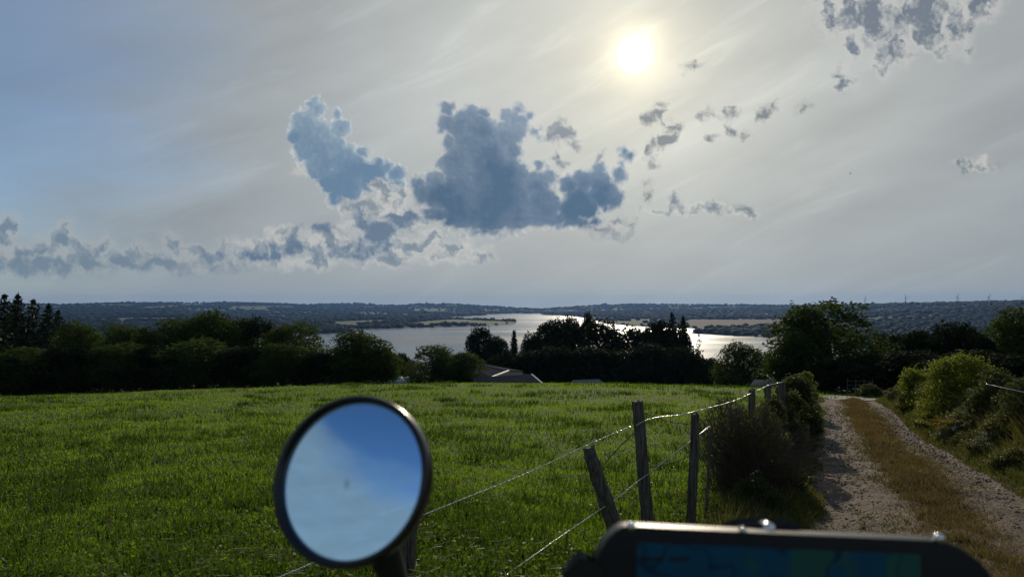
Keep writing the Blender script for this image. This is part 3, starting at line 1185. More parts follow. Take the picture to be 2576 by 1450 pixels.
# middle group
for k, dx, tp, wd, ds, lb in [
        ('dark_b', 1012, 888, 56, 84, 'small dark tree right of the free standing round tree'),
        ('round_c', 1090, 866, 120, 80, 'wide round tree above the white boat'),
        ('round_b', 1165, 884, 96, 78, 'light edged tree left of the barn roof'),
        ('dark_a', 1206, 821, 82, 112, 'tall dark tree standing against the lake above the barn'),
        ('dark_b', 1252, 846, 70, 114, 'dark tree left of the dark cypress'),
        ('dark_a', 1338, 836, 70, 112, 'dark tree right of the dark cypress'),
        ('dark_b', 1385, 806, 100, 116, 'large dark tree on the left shoulder of the middle wood'),
        ('dark_a', 1432, 797, 110, 122, 'high dark tree at the left top of the middle wood'),
        ('dark_b', 1476, 787, 42, 128, 'black rounded crown standing out at the top of the middle wood'),
        ('dark_a', 1515, 803, 100, 114, 'high dark tree right of the black rounded crown'),
        ('open_a', 1575, 815, 120, 120, 'thin dark tree with bright water showing through the middle wood'),
        ('dark_b', 1620, 828, 80, 122, 'dark tree at the right of the bright gaps in the wood'),
        ('dark_b', 1655, 808, 84, 114, 'dark tree left of the two conifers in the middle wood'),
        ('dark_a', 1702, 818, 80, 112, 'dark tree below the two conifers in the middle wood'),
        ('dark_a', 1400, 870, 130, 98, 'lower dark tree above the right end of the barn roof'),
        ('dark_b', 1480, 872, 140, 96, 'lower dark tree left of centre in the middle wood'),
        ('dark_a', 1560, 880, 130, 97, 'lower dark tree above the low grey roof'),
        ('dark_b', 1640, 862, 130, 98, 'lower dark tree right of the low grey roof'),
        ('dark_a', 1725, 872, 110, 96, 'lower dark tree under the lacy pine'),
        ('dark_b', 1782, 900, 70, 92, 'last low tree at the right end of the middle wood'),
        ('dark_a', 1330, 880, 120, 100, 'lower dark tree directly above the barn roof'),
        ('dark_b', 1260, 890, 100, 100, 'lower dark tree behind the left barn roof'),
        ('round_a', 1868, 858, 124, 80, 'round tree alone in front of the glittering water'),
        ('round_b', 1935, 905, 50, 76, 'small tree between the round tree and the big right tree')]:
    T('broad_tree', k, dx, tp, wd, ds, lb, 'tree', GM, 0.5)
T('cypress_tree', 'cypress', 1293, 832, 26, 106, 'slim dark pointed cypress in the middle wood', 'tree', GM)
T('spruce_tree', 'spruce_b', 1689, 786, 40, 120, 'left of the two pointed conifers above the middle wood', 'tree', GM)
T('spruce_tree', 'spruce', 1718, 796, 46, 118, 'right and broader of the two conifers above the middle wood', 'tree', GM)
T('pine_tree', 'pine', 1757, 838, 36, 104, 'lacy pine silhouetted against the bright water', 'tree', GM)
# right group
for k, dx, tp, wd, ds, lb in [
        ('round_c', 2078, 756, 246, 54, 'biggest round tree standing right of the lake'),
        ('round_b', 2002, 838, 110, 52, 'left lower lobe tree of the biggest right tree'),
        ('dark_a', 2235, 838, 100, 60, 'dark tree in the gap right of the biggest tree'),
        ('dark_b', 2300, 832, 100, 52, 'dark tree left of the dark domed tree on the right'),
        ('dark_a', 2392, 810, 140, 50, 'dark domed tree above the bright leafy bush'),
        ('dark_b', 2470, 842, 90, 47, 'dark tree between the domed tree and the right border tree'),
        ('round_a', 2556, 770, 160, 48, 'tall tree cut by the right border of the picture'),
        ('dark_b', 2180, 890, 150, 45, 'dark low tree closing the end of the lane'),
        ('dark_a', 2300, 880, 170, 42, 'dark low tree behind the left end of the right hedge'),
        ('dark_b', 2430, 880, 190, 38, 'dark low tree behind the bright leafy bush'),
        ('dark_a', 2560, 890, 190, 34, 'dark low tree behind the hedge at the right border'),
        ('dark_a', 2090, 900, 130, 46, 'dark low tree under the biggest right tree')]:
    T('broad_tree', k, dx, tp, wd, ds, lb, 'tree', GR, 0.3)

# ------------------------------------------------------------------ lane
def m_lane(nt, out):
    p = position()
    n1 = noise(p, 14.0, 6.0, 0.7)
    n2 = noise(p, 1.1, 4.0, 0.6)
    v1 = voronoi(p, 26.0, dim='3D', feature='F1')
    v2 = voronoi(p, 26.0, dim='3D', feature='F1', out=1)
    dirt = mixc(n2, (0.118, 0.078, 0.050), (0.195, 0.137, 0.090))
    dirt = mixc(n1.smooth(0.35, 0.75), tuple(q * 0.55 for q in (0.20, 0.155, 0.115)), dirt)
    grey = mixc(n1, (0.055, 0.042, 0.033), (0.15, 0.118, 0.090))
    c = mixc(v2.smooth(0.62, 0.80), dirt, grey)
    h = n1 * 0.6 + (1.0 - v1) * 0.5
    nt.links.new(principled(c, 0.9, 0.0, 0.15, h, 0.7, 0.025), out.inputs[0])


M['lane'] = material('stony_lane', m_lane)
ys = np.concatenate([np.arange(1.5, 12, 0.06), np.arange(12, 34.6, 0.14)])
cols = 72
tt = np.linspace(0, 1, cols)
LY, LT = np.meshgrid(ys, tt, indexing='ij')
LX = (lane(LY, LANE_L0) - 0.45) * (1 - LT) + (lane(LY, LANE_R1) + 0.45) * LT
LZ = H(LX.ravel(), LY.ravel()).reshape(LX.shape) + 0.012
LZ += RNG.normal(size=LZ.shape) * 0.006 + (np.sin(LX * 9 + LY * 5) * np.sin(LY * 7 - LX * 4)) * 0.006
nr_, nc_ = LX.shape
ii = np.arange(nr_ * nc_).reshape(nr_, nc_)
lf = np.stack([ii[:-1, :-1], ii[:-1, 1:], ii[1:, 1:], ii[1:, :-1]], -1).reshape(-1, 4)
lane_o = link('lane', mesh_np('lane', np.stack([LX, LY, LZ], -1).reshape(-1, 3), lf, smooth=True), M['lane'])
tag(lane_o, 'stony farm lane with two wheel tracks', kind='structure')

# the surfaced road that crosses at the end of the lane
M['road'] = simple('pale_road', (0.17, 0.155, 0.13), 0.9, vary=0.25, scale=3.0, bump=0.3)
rx_ = np.linspace(15.9, 26.0, 40)
ry_ = np.linspace(33.0, 36.2, 10)
RX, RY = np.meshgrid(rx_, ry_)
RY2 = RY - (RX - 17) * 0.12
RZ = H(RX.ravel(), RY2.ravel()).reshape(RX.shape) + 0.045
ii = np.arange(RX.size).reshape(RX.shape)
rf = np.stack([ii[:-1, :-1], ii[:-1, 1:], ii[1:, 1:], ii[1:, :-1]], -1).reshape(-1, 4)
road = link('road', mesh_np('road', np.stack([RX, RY2, RZ], -1).reshape(-1, 3), rf, smooth=True), M['road'])
tag(road, 'pale road crossing the end of the lane', kind='structure')


# loose stones on the wheel tracks
def stones(n, seed):
    rs = np.random.default_rng(seed)
    y = np.exp(rs.uniform(math.log(4.5), math.log(26), n))
    left = rs.random(n) < 0.62
    t = np.clip(rs.normal(0.5, 0.33, n), -0.15, 1.15)
    x = np.where(left, lane(y, LANE_L0) * (1 - t) + lane(y, LANE_L1) * t, lane(y, LANE_R0) * (1 - t) + lane(y, LANE_R1) * t)
    return x, y, rs.uniform(0.006, 0.022, n) * (1 + 0.5 * (rs.random(n) > 0.93)) * np.clip(y / 9, 0.75, 1.6)


x_, y_, s_ = stones(7500, 3)
z_ = H(x_, y_) + 0.012
oct_v = np.array([(1, 0, 0), (0, 1, 0), (-1, 0, 0), (0, -1, 0), (0, 0, 0.7), (0, 0, -0.5)], float)
oct_f = np.array([(0, 1, 4), (1, 2, 4), (2, 3, 4), (3, 0, 4), (1, 0, 5), (2, 1, 5), (3, 2, 5), (0, 3, 5)])
jit = RNG.uniform(0.6, 1.4, (len(x_), 6, 3))
ang = RNG.uniform(0, 6.28, len(x_))
v = oct_v[None] * jit * s_[:, None, None]
ca, sa = np.cos(ang)[:, None], np.sin(ang)[:, None]
v = np.stack([v[..., 0] * ca - v[..., 1] * sa, v[..., 0] * sa + v[..., 1] * ca, v[..., 2]], -1) + np.stack([x_, y_, z_], -1)[:, None, :]
f = (oct_f[None] + (np.arange(len(x_)) * 6)[:, None, None]).reshape(-1, 3)


def m_stone(nt, out):
    t, _ = attribute('tint')
    c = ramp(t, [(0.0, (0.05, 0.042, 0.036)), (0.5, (0.14, 0.108, 0.08)), (0.93, (0.21, 0.175, 0.14)), (1.0, (0.45, 0.42, 0.38))])
    nt.links.new(principled(c, 0.75, 0.0, 0.4), out.inputs[0])


M['stone'] = material('stones', m_stone)
st = link('lane_stones', mesh_np('lane_stones', v.reshape(-1, 3), f, np.repeat(RNG.random(len(x_)), 8)), M['stone'])
tag(st, 'loose stones scattered along the wheel tracks', kind='stuff')


# ------------------------------------------------------------------ grass
def m_grass(name, dark, light, dry, trans, back, spec=0.5, rough=0.35):
    def b(nt, out):
        t, _ = attribute('tint')
        p = position()
        n2 = noise(p, 0.45, 4.0, 0.6)
        f = (t * 0.6 + (n2 - 0.5) * 1.5 + 0.2).clamp()
        c = mixc(f, dark, light)
        bk = mixc(f, tuple(q * 0.55 for q in back), back)
        k = t.smooth(0.93, 0.96)
        c = mixc(k, c, dry)
        bk = mixc(k, bk, dry)
        pr = principled(c, rough, 0.0, spec)
        tr = nt.nodes.new('ShaderNodeBsdfTranslucent')
        nt.links.new(bk.s, tr.inputs[0])
        m = nt.nodes.new('ShaderNodeMixShader')
        m.inputs[0].default_value = trans
        nt.links.new(pr, m.inputs[1])
        nt.links.new(tr.outputs[0], m.inputs[2])
        nt.links.new(m.outputs[0], out.inputs[0])
    return material(name, b)


M['grass'] = m_grass('meadow_grass', (0.030, 0.060, 0.007), (0.095, 0.145, 0.017), (0.28, 0.25, 0.11), 0.50, (0.285, 0.47, 0.028), 0.08, 0.6)
M['dry'] = m_grass('dry_grass', (0.070, 0.070, 0.022), (0.185, 0.150, 0.066), (0.28, 0.22, 0.11), 0.38, (0.20, 0.14, 0.04), 0.2, 0.6)
M['verge'] = m_grass('verge_grass', (0.035, 0.045, 0.010), (0.10, 0.105, 0.028), (0.20, 0.15, 0.06), 0.35, (0.17, 0.19, 0.03), 0.2, 0.6)


def blades(name, x, y, length, width, lean, mat, label, seg=2, dz=0.0, tint=None):
    """bent blades of grass rooted at (x, y)"""
    n = len(x)
    z = H(x, y) - 0.026 + dz
    length = length + 0.020
    a = RNG.uniform(0, 2 * math.pi, n)
    dirx, diry = np.cos(a), np.sin(a)
    # broad side turned at random
    b = RNG.uniform(0, math.pi, n)
    sx, sy = np.cos(b) * width * 0.5, np.sin(b) * width * 0.5
    rows = []
    for k in range(seg + 1):
        t = k / seg
        bend = lean * (t ** 1.7)
        cx, cyy = x + dirx * bend * length, y + diry * bend * length
        cz = z + length * t * np.sqrt(np.clip(1 - 0.55 * lean * lean * t, 0.2, 1))
        if k < seg:
            wk = 1 - 0.45 * t
            rows.append(np.stack([cx - sx * wk, cyy - sy * wk, cz], -1))
            rows.append(np.stack([cx + sx * wk, cyy + sy * wk, cz], -1))
        else:
            rows.append(np.stack([cx, cyy, cz], -1))
    m = len(rows)
    v = np.stack(rows, 1).reshape(-1, 3)
    base = (np.arange(n) * m)[:, None]
    tris = []
    for k in range(seg - 1):
        o = 2 * k
        tris += [[o, o + 1, o + 3], [o, o + 3, o + 2]]
    o = 2 * (seg - 1)
    tris.append([o, o + 1, o + 2])
    tris = np.array(tris)
    f = (base[:, :, None] + tris[None]).reshape(-1, 3)
    if tint is None:
        tint = RNG.random(n)
    ob = link(name, mesh_np(name, v, f, np.repeat(tint, len(tris))), mat)
    tag(ob, label, kind='stuff')
    return ob


def fan(n, d0, d1, left=-0.80, right=0.80, power=1.0):
    """points in the viewed wedge, equally dense on the picture"""
    u = RNG.random(n)
    # picture row is about 1/d: sample evenly in 1/d, mixed with log
    inv = 1 / d1 + (1 / d0 - 1 / d1) * u
    lg = np.exp(math.log(d0) + math.log(d1 / d0) * RNG.random(n))
    y = np.where(RNG.random(n) < 0.55, 1 / inv, lg)
    x = y * RNG.uniform(left, right, n)
    return x, y


def clumpy(x, y):
    return (np.sin(x * 1.9 + np.sin(y * 1.3) * 1.7) * np.cos(y * 1.6 + np.sin(x * 1.1) * 1.5) * 0.5
            + np.sin(x * 5.1 + np.sin(y * 4.3) * 1.7 + 1.0) * np.cos(y * 4.6 + np.sin(x * 3.1) * 1.5) * 0.35
            + np.sin(x * 0.43 + y * 0.31) * 0.3)


NG = 350000
x_, y_ = fan(NG, 3.6, 62.0)
edge_x = np.where(y_ < 34, lane(y_, LANE_L0) - 0.15, 40.0)
keep = x_ < edge_x
x_, y_ = x_[keep], y_[keep]
c_ = clumpy(x_, y_)
ln = np.clip(0.030 + 0.030 * RNG.random(len(x_)) + 0.055 * np.clip(c_, 0, 1) ** 1.4 - 0.012 * np.clip(-c_, 0, 1), 0.016, 0.2)
ln *= np.clip(0.50 + y_ / 50.0, 0.58, 1.4)
tuft = RNG.random(len(x_)) < 0.03
ln = np.where(tuft, ln * 1.5, ln)
wd = np.clip(0.0021 * y_ ** 0.85, 0.0048, 0.06)
tn = np.clip(RNG.random(len(x_)) * 0.9 - 0.38 * np.clip(c_, 0, 1) + 0.10 * np.clip(-c_, 0, 1), 0, 0.92)
tn = np.where(RNG.random(len(x_)) < 0.03, 1.0, tn)
blades('meadow_grass', x_, y_, ln, wd, RNG.uniform(0.15, 0.95, len(x_)), M['grass'], 'short green grass of the meadow', 2, tint=tn)

# ranker tufts where the cattle left the grass
M['tuft'] = m_grass('rank_grass', (0.012, 0.028, 0.006), (0.036, 0.062, 0.012), (0.10, 0.10, 0.04), 0.40, (0.11, 0.20, 0.018), 0.08, 0.6)
tx, ty, tl = [], [], []
for i in range(760):
    xx, yy = fan(1, 5.0, 58.0)
    xx, yy = float(xx[0]), float(yy[0])
    if yy < 34 and xx > float(lane(np.array([yy]), LANE_L0)[0]) - 0.9:
        continue
    m = int(RNG.integers(30, 90))
    s = RNG.uniform(0.06, 0.22) * (1 + yy / 25)
    tx.append(xx + RNG.normal(size=m) * s * 1.5)
    ty.append(yy + RNG.normal(size=m) * s)
    tl.append(RNG.uniform(0.055, 0.13, m) * (1 + yy / 40))
x_, y_, ln = np.concatenate(tx), np.concatenate(ty), np.concatenate(tl)
blades('grass_tufts', x_, y_, ln, np.clip(0.0035 * y_ ** 0.75, 0.006, 0.06), RNG.uniform(0.1, 0.8, len(x_)), M['tuft'],
       'darker rank tufts standing in the meadow', 2)

# broad weed leaves close by (clover, dandelion)
M['weed'] = leafy('weed_leaves', (0.030, 0.055, 0.010), (0.075, 0.120, 0.018), 0.45, (0.26, 0.38, 0.02), 0.6, 0.2)
x_, y_ = fan(26000, 3.8, 20.0)
keep = (x_ < lane(y_, LANE_L0) - 0.1) & (clumpy(x_ * 0.6 + 3, y_ * 0.6) > 0.05)
x_, y_ = x_[keep], y_[keep]
z_ = H(x_, y_) + RNG.uniform(0.02, 0.075, len(x_))
nr = unit(len(x_)) * 0.75 + np.array([0, 0, 0.9])
nr /= np.linalg.norm(nr, axis=1, keepdims=True)
v, f = leaf_quads(np.stack([x_, y_, z_], -1), nr, RNG.uniform(0.018, 0.05, len(x_)), 0.75)
tag(link('meadow_weeds', mesh_np('meadow_weeds', v, f, RNG.random(len(f))), M['weed']), 'broad leaved weeds low in the meadow grass', kind='stuff')

# dry straw lying about
M['straw'] = simple('straw', (0.36, 0.29, 0.16), 0.6, vary=0.3, scale=30.0)
g = MB()
for i in range(420):
    xx, yy = fan(1, 4.2, 14.0)
    xx, yy = float(xx[0]), float(yy[0])
    if xx > float(lane(np.array([yy]), LANE_L0)[0]) - 0.2:
        continue
    if i % 3:
        xx, yy = -1.55 + RNG.normal() * 0.9, 5.7 + RNG.normal() * 0.45
    z = h1(xx, yy) + RNG.uniform(0.03, 0.09)
    a = RNG.normal() * 0.5 + 0.45
    L = RNG.uniform(0.05, 0.22)
    k = RNG.uniform(-0.3, 0.3)
    p0 = Vector((xx, yy, z))
    p1 = p0 + Vector((math.cos(a), math.sin(a) * 0.7, k * 0.4)) * L * 0.5
    p2 = p1 + Vector((math.cos(a + 0.4), math.sin(a + 0.4) * 0.7, k)) * L * 0.5
    g.tube([p0, p1, p2], [0.0022, 0.0022, 0.0012], 3, cap=False)
o = g.build('straw', M['straw'])
tag(o, 'pale dry straw lying in the meadow grass', kind='stuff')

# dry grass on the crown of the lane
n = 62000
y_ = np.exp(RNG.uniform(math.log(4.5), math.log(33.5), n))
t_ = np.clip(RNG.normal(0.46, 0.22, n) + 0.16 * clumpy(y_ * 1.3, y_ * 0.7), -0.2, 1.02)
x_ = lane(y_, LANE_L1) * (1 - t_) + lane(y_, LANE_R0) * t_
bare = clumpy(x_ * 1.3 + 5, y_ * 1.1)
keep = (bare > -0.15) | (RNG.random(n) < 0.30)
keep &= ~((y_ < 8.8) & (t_ < 0.42 + 0.15 * np.sin(y_ * 5)) & (RNG.random(n) < 0.75))
x_, y_, t_ = x_[keep], y_[keep], t_[keep]
mid_ = 1 - np.clip(np.abs(t_ - 0.5) * 1.7, 0, 0.8)
ln = RNG.uniform(0.03, 0.095, len(x_)) * (0.45 + mid_) * np.clip(0.75 + y_ / 25, 0.8, 1.6)
blades('lane_grass', x_, y_, ln, np.clip(0.0024 * y_ ** 0.8, 0.004, 0.035), RNG.uniform(0.1, 0.9, len(x_)), M['dry'],
       'dry orange grass growing between the wheel tracks', 2)
n = 34000
y_ = np.exp(RNG.uniform(math.log(4.5), math.log(24), n))
t_ = np.clip(RNG.normal(0.5, 0.34, n), -0.2, 1.2)
x_ = lane(y_, LANE_L1) * (1 - t_) + lane(y_, LANE_R0) * t_
keep = clumpy(x_ * 1.6 + 9, y_ * 1.4) > 0.0
x_, y_ = x_[keep], y_[keep]
blades('lane_green_grass', x_, y_, RNG.uniform(0.03, 0.075, len(x_)), np.clip(0.003 * y_ ** 0.8, 0.005, 0.035), RNG.uniform(0.3, 1.0, len(x_)),
       M['verge'], 'low olive grass patches between the wheel tracks', 2)

# verges on both sides of the lane
n = 44000
y_ = np.exp(RNG.uniform(math.log(4.2), math.log(33), n))
left = RNG.random(n) < 0.36
u_ = np.abs(RNG.normal(0, 1.0, n))
x_ = np.where(left, lane(y_, LANE_L0) + 0.12 + 0.22 * clumpy(y_ * 0.9, y_ * 1.7) - u_ * 0.38, lane(y_, LANE_R1) - 0.06 + u_ * 0.75)
tall = np.where(left, 0.08 + 0.10 * np.clip(u_, 0, 2), 0.07 + 0.16 * np.clip(u_, 0, 2.2))
ln = tall * RNG.uniform(0.5, 1.4, n) * np.clip(0.9 + y_ / 60, 0.9, 1.4)
tn = np.where(RNG.random(n) < 0.10, 1.0, RNG.random(n) * 0.9)
blades('verge_grass', x_, y_, ln, np.clip(0.0032 * y_ ** 0.8, 0.005, 0.04), RNG.uniform(0.15, 0.9, n), M['verge'],
       'rough grass on the verges beside the lane', 2, tint=tn)

# tall rough grass on the banks under the hedges
n = 46000
y_ = np.exp(RNG.uniform(math.log(5.5), math.log(31), n))
left = RNG.random(n) < 0.25
u_ = RNG.random(n)
x_ = np.where(left, lane(y_, LANE_L0) - 0.15 - u_ * 0.55, lane(y_, LANE_R1) + 0.15 + u_ * 2.6)
ln = np.where(left, 0.14 + 0.20 * u_, 0.12 + 0.50 * np.clip(u_ * 2.2, 0, 1)) * RNG.uniform(0.5, 1.25, n)
tn = np.where(RNG.random(n) < 0.22, 1.0, RNG.random(n) * 0.9)
blades('bank_grass', x_, y_, ln, np.clip(0.0030 * y_ ** 0.8, 0.006, 0.04), RNG.uniform(0.15, 0.8, n), M['verge'],
       'tall rough grass on the banks under the hedges', 2, tint=tn)

# weeds filling the banks between the bushes
def bank_leaves(name, n, side, label, mat):
    y = np.exp(RNG.uniform(math.log(6.2 if side < 0 else 8.0), math.log(30), n))
    u = RNG.random(n)
    if side > 0:
        x = lane(y, LANE_R1) + 0.12 + u * 3.0
        top = 0.14 + 0.62 * sstep(0.0, 0.5, u) * (0.65 + 0.5 * clumpy(x * 1.4, y * 1.2))
    else:
        x = lane(y, LANE_L0) - 0.10 - u * 0.85
        top = 0.08 + 0.45 * sstep(0.1, 0.7, u) * (0.7 + 0.5 * clumpy(x * 1.4, y * 1.2))
    z = H(x, y) + top * RNG.random(n) ** 0.6
    nr = unit(n) + np.array([0, 0, 0.5])
    nr /= np.linalg.norm(nr, axis=1, keepdims=True)
    v, f = leaf_quads(np.stack([x, y, z], -1), nr, np.clip(0.0035 * y, 0.022, 0.08) * RNG.uniform(0.6, 1.3, n), 0.5)
    o = link(name, mesh_np(name, v, f, RNG.random(n)), mat)
    tag(o, label, kind='stuff')


M['bank'] = leafy('bank_weed_leaves', (0.026, 0.042, 0.011), (0.075, 0.092, 0.024), 0.38, (0.18, 0.22, 0.035), 0.7, 0.08, odd=(0.22, 0.17, 0.07))
bank_leaves('bank_weeds', 42000, 1, 'tangled weeds covering the right bank of the lane', M['bank'])
bank_leaves('verge_weeds', 15000, -1, 'low weeds between the fence and the left wheel track', M['bank'])

# ------------------------------------------------------------------ hedges and herbs along the lane
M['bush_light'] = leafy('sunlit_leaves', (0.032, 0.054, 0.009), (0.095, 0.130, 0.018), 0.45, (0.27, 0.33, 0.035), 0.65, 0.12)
M['bramble'] = leafy('bramble_leaves', (0.016, 0.030, 0.009), (0.055, 0.075, 0.020), 0.32, (0.13, 0.17, 0.03), 0.65, 0.12, odd=(0.15, 0.11, 0.085))
M['herb'] = leafy('bank_herbs', (0.028, 0.042, 0.012), (0.085, 0.095, 0.026), 0.38, (0.17, 0.19, 0.035), 0.55, 0.25, odd=(0.20, 0.15, 0.06))
M['gorse'] = leafy('gorse_shoots', (0.014, 0.026, 0.010), (0.040, 0.055, 0.018), 0.25, (0.08, 0.11, 0.02))
M['twig'] = simple('brown_twigs', (0.080, 0.060, 0.042), 0.85, vary=0.5, scale=20.0)
M['stem'] = simple('green_stems', (0.06, 0.075, 0.025), 0.7, vary=0.4, scale=20.0)
M['yellow'] = simple('yellow_petals', (0.62, 0.40, 0.03), 0.6, vary=0.3, scale=60.0)
M['umbel'] = simple('pale_umbels', (0.42, 0.41, 0.36), 0.7, vary=0.2, scale=60.0)


def twig_fan(g, base, n, reach, height, seed, rad=0.003, spread=0.9, curve=0.25):
    rs = np.random.default_rng(seed)
    for i in range(n):
        a = rs.uniform(0, 6.28)
        k = rs.random() ** 0.6 * spread
        d = Vector((math.cos(a) * k * reach, math.sin(a) * k * reach, height * rs.uniform(0.55, 1.0) * (1 - 0.35 * k)))
        b = Vector(base) + Vector((rs.normal() * 0.06, rs.normal() * 0.06, 0))
        mid = b + d * 0.5 + Vector((0, 0, curve * d.length * 0.3)) + Vector(rs.normal(size=3)) * 0.03
        tip = b + d + Vector(rs.normal(size=3)) * 0.04
        g.tube([b, mid, tip], [rad * 1.4, rad, rad * 0.4], 3, cap=False)
        for q in range(2):
            s = mid.lerp(tip, rs.uniform(0.1, 0.8))
            g.tube([s, s + (tip - mid) * 0.4 + Vector(rs.normal(size=3)) * 0.05], [rad * 0.7, rad * 0.3], 3, cap=False)


def bush(name, dx, top, wid, dist, leaves, lsize, mat, label, seed, cat='bush', group=None, lobes=30, sprigs=40, depth=1.0, lump=(0.14, 0.26),
         fill=0.5, shape='dome', twigs=40):
    base = at(dx, dist)
    h = at(dx, dist, top).z - base.z
    w = wid * DPX / FPX * dist
    r = empty(name, base - Vector((0, 0, 0.05)))
    tag(r, label, cat, group)
    if group == GRH:                            # keep the wheel tracks clear
        base.x = max(base.x, float(lane(np.array([dist]), LANE_R1)[0]) + 0.10 + 0.34 * w)
    elif group and group != GR:
        base.x = min(base.x, float(lane(np.array([dist]), LANE_L0)[0]) - 0.30 * w)
    base.z = h1(base.x, base.y)
    r.location = base - Vector((0, 0, 0.05))
    k = max(w, h)
    me, lob = broad_mesh(name + '_foliage', seed, w, h + 0.05, 0.02 * k, lobes, leaves, lsize, fill, shape, sprigs, lump)
    me.materials.append(mat)
    o = link('foliage', me, None, r)
    o.scale = (1, depth, 1)
    g = MB()
    twig_fan(g, (0, 0, 0), twigs, w * 0.42, h * 0.85, seed, 0.006)
    tag(g.build('branches', M['twig'], r), kind='stuff')
    return r


GRH = 'hedge plants on the right bank of the lane'
bush('leafy_bush', 2415, 890, 205, 16.0, 15000, 0.060, M['bush_light'], 'tall sunlit yellow green bush in the right hedge', 61, group=GRH, sprigs=90, lobes=44)
bush('leafy_bush', 2305, 928, 120, 21.5, 8000, 0.070, M['bush_light'], 'smaller yellow green bush at the left end of the right hedge', 62, group=GRH, sprigs=60)
bush('hedge_bush', 2500, 932, 160, 14.0, 9000, 0.055, M['bramble'], 'dark bramble right of the tall sunlit bush', 63, group=GRH)
bush('hedge_bush', 2590, 955, 180, 12.0, 9000, 0.050, M['bramble'], 'dark bramble at the right border above the verge', 64, group=GRH)
bush('bank_herb', 2258, 973, 70, 27.5, 4000, 0.075, M['herb'], 'dry tinted herbs where the right hedge meets the road', 65, 'plant', GRH, depth=1.4, lobes=18, sprigs=90, fill=0.9)
bush('bank_herb', 2300, 990, 110, 21.5, 6000, 0.060, M['herb'], 'herbs at the foot of the smaller yellow green bush', 66, 'plant', GRH, lobes=18, sprigs=130, lump=(0.08, 0.19), fill=0.95)
bush('bank_herb', 2368, 1000, 150, 16.8, 8000, 0.050, M['herb'], 'herbs at the foot of the tall sunlit bush', 67, 'plant', GRH, lobes=18, sprigs=130, lump=(0.08, 0.19), fill=0.95)
bush('bank_herb', 2440, 1030, 170, 14.0, 8500, 0.042, M['herb'], 'tangled herbs right of the yellow flowers', 68, 'plant', GRH, lobes=18, sprigs=130, lump=(0.08, 0.19), fill=0.95)
bush('bank_herb', 2535, 1045, 180, 11.8, 8500, 0.038, M['herb'], 'tangled herbs at the right border of the verge', 69, 'plant', GRH, lobes=18, sprigs=130, lump=(0.08, 0.19), fill=0.95)
bush('bank_herb', 2392, 1075, 120, 14.2, 5000, 0.036, M['herb'], 'low herbs under the yellow flowers by the right track', 70, 'plant', GRH, lobes=16, sprigs=120, lump=(0.08, 0.19), fill=0.95)
bush('bank_herb', 2490, 1110, 150, 11.6, 6000, 0.032, M['herb'], 'low herbs spilling onto the right wheel track', 75, 'plant', GRH, lobes=18, sprigs=130, lump=(0.08, 0.19), fill=0.95)

bush('hedge_bush', 2350, 960, 130, 19.0, 8000, 0.058, M['bramble'], 'dark bramble between the two yellow green bushes', 79, group=GRH)
bush('hedge_bush', 2470, 980, 170, 14.6, 9000, 0.048, M['bramble'], 'dark bramble in front of and below the tall sunlit bush', 80, group=GRH)
bush('bank_herb', 2560, 1125, 160, 10.0, 7000, 0.032, M['herb'], 'low herbs at the right border beside the right track', 81, 'plant', GRH, lobes=18, sprigs=130, lump=(0.08, 0.19), fill=0.95)
bush('bank_herb', 2432, 1090, 130, 12.8, 6000, 0.034, M['herb'], 'low herbs in front of the pale umbel flowers', 82, 'plant', GRH, lobes=18, sprigs=130, lump=(0.08, 0.19), fill=0.95)
bush('bank_herb', 2332, 1035, 110, 17.2, 6000, 0.044, M['herb'], 'low herbs left of the yellow flowers by the right track', 83, 'plant', GRH, lobes=18, sprigs=130, lump=(0.08, 0.19), fill=0.95)

GLH = 'hedge plants between the fence and the lane'
bush('bramble_bush', 2035, 943, 150, 13.2, 12000, 0.052, M['bramble'], 'bramble bush with pale flowers behind the far fence posts', 71, group=GLH, sprigs=60)
bush('bramble_bush', 2092, 938, 66, 20.0, 5000, 0.075, M['bush_light'], 'small olive bush at the far left side of the lane', 72, group=GLH)
bush('bramble_bush', 1985, 985, 110, 11.2, 8000, 0.042, M['bramble'], 'dark bramble leaning on the last fence posts', 73, group=GLH)
bush('bramble_bush', 1960, 1090, 130, 8.8, 8000, 0.030, M['herb'], 'green weeds between the brown broom and the left track', 74, 'plant', GLH)
bush('bramble_bush', 1900, 1200, 170, 7.2, 9000, 0.024, M['bramble'], 'low dark weeds at the foot of the brown broom', 76, 'plant', GLH, sprigs=60)
bush('bramble_bush', 2070, 1020, 60, 13.5, 3500, 0.040, M['herb'], 'light green weeds where the left track passes the bramble', 77, 'plant', GLH)
bush('bramble_bush', 1935, 1000, 110, 9.9, 8000, 0.036, M['bramble'], 'bramble filling the gap behind the broom by the middle far post', 84, group=GLH, sprigs=80)
bush('bramble_bush', 2060, 965, 110, 15.5, 8000, 0.055, M['bramble'], 'bramble between the flowering bramble and the olive bush', 85, group=GLH, sprigs=80)
bush('roadside_bush', 2183, 966, 70, 36.5, 5000, 0.11, M['bramble'], 'grey green round bush at the end of the lane', 78, group=GR)

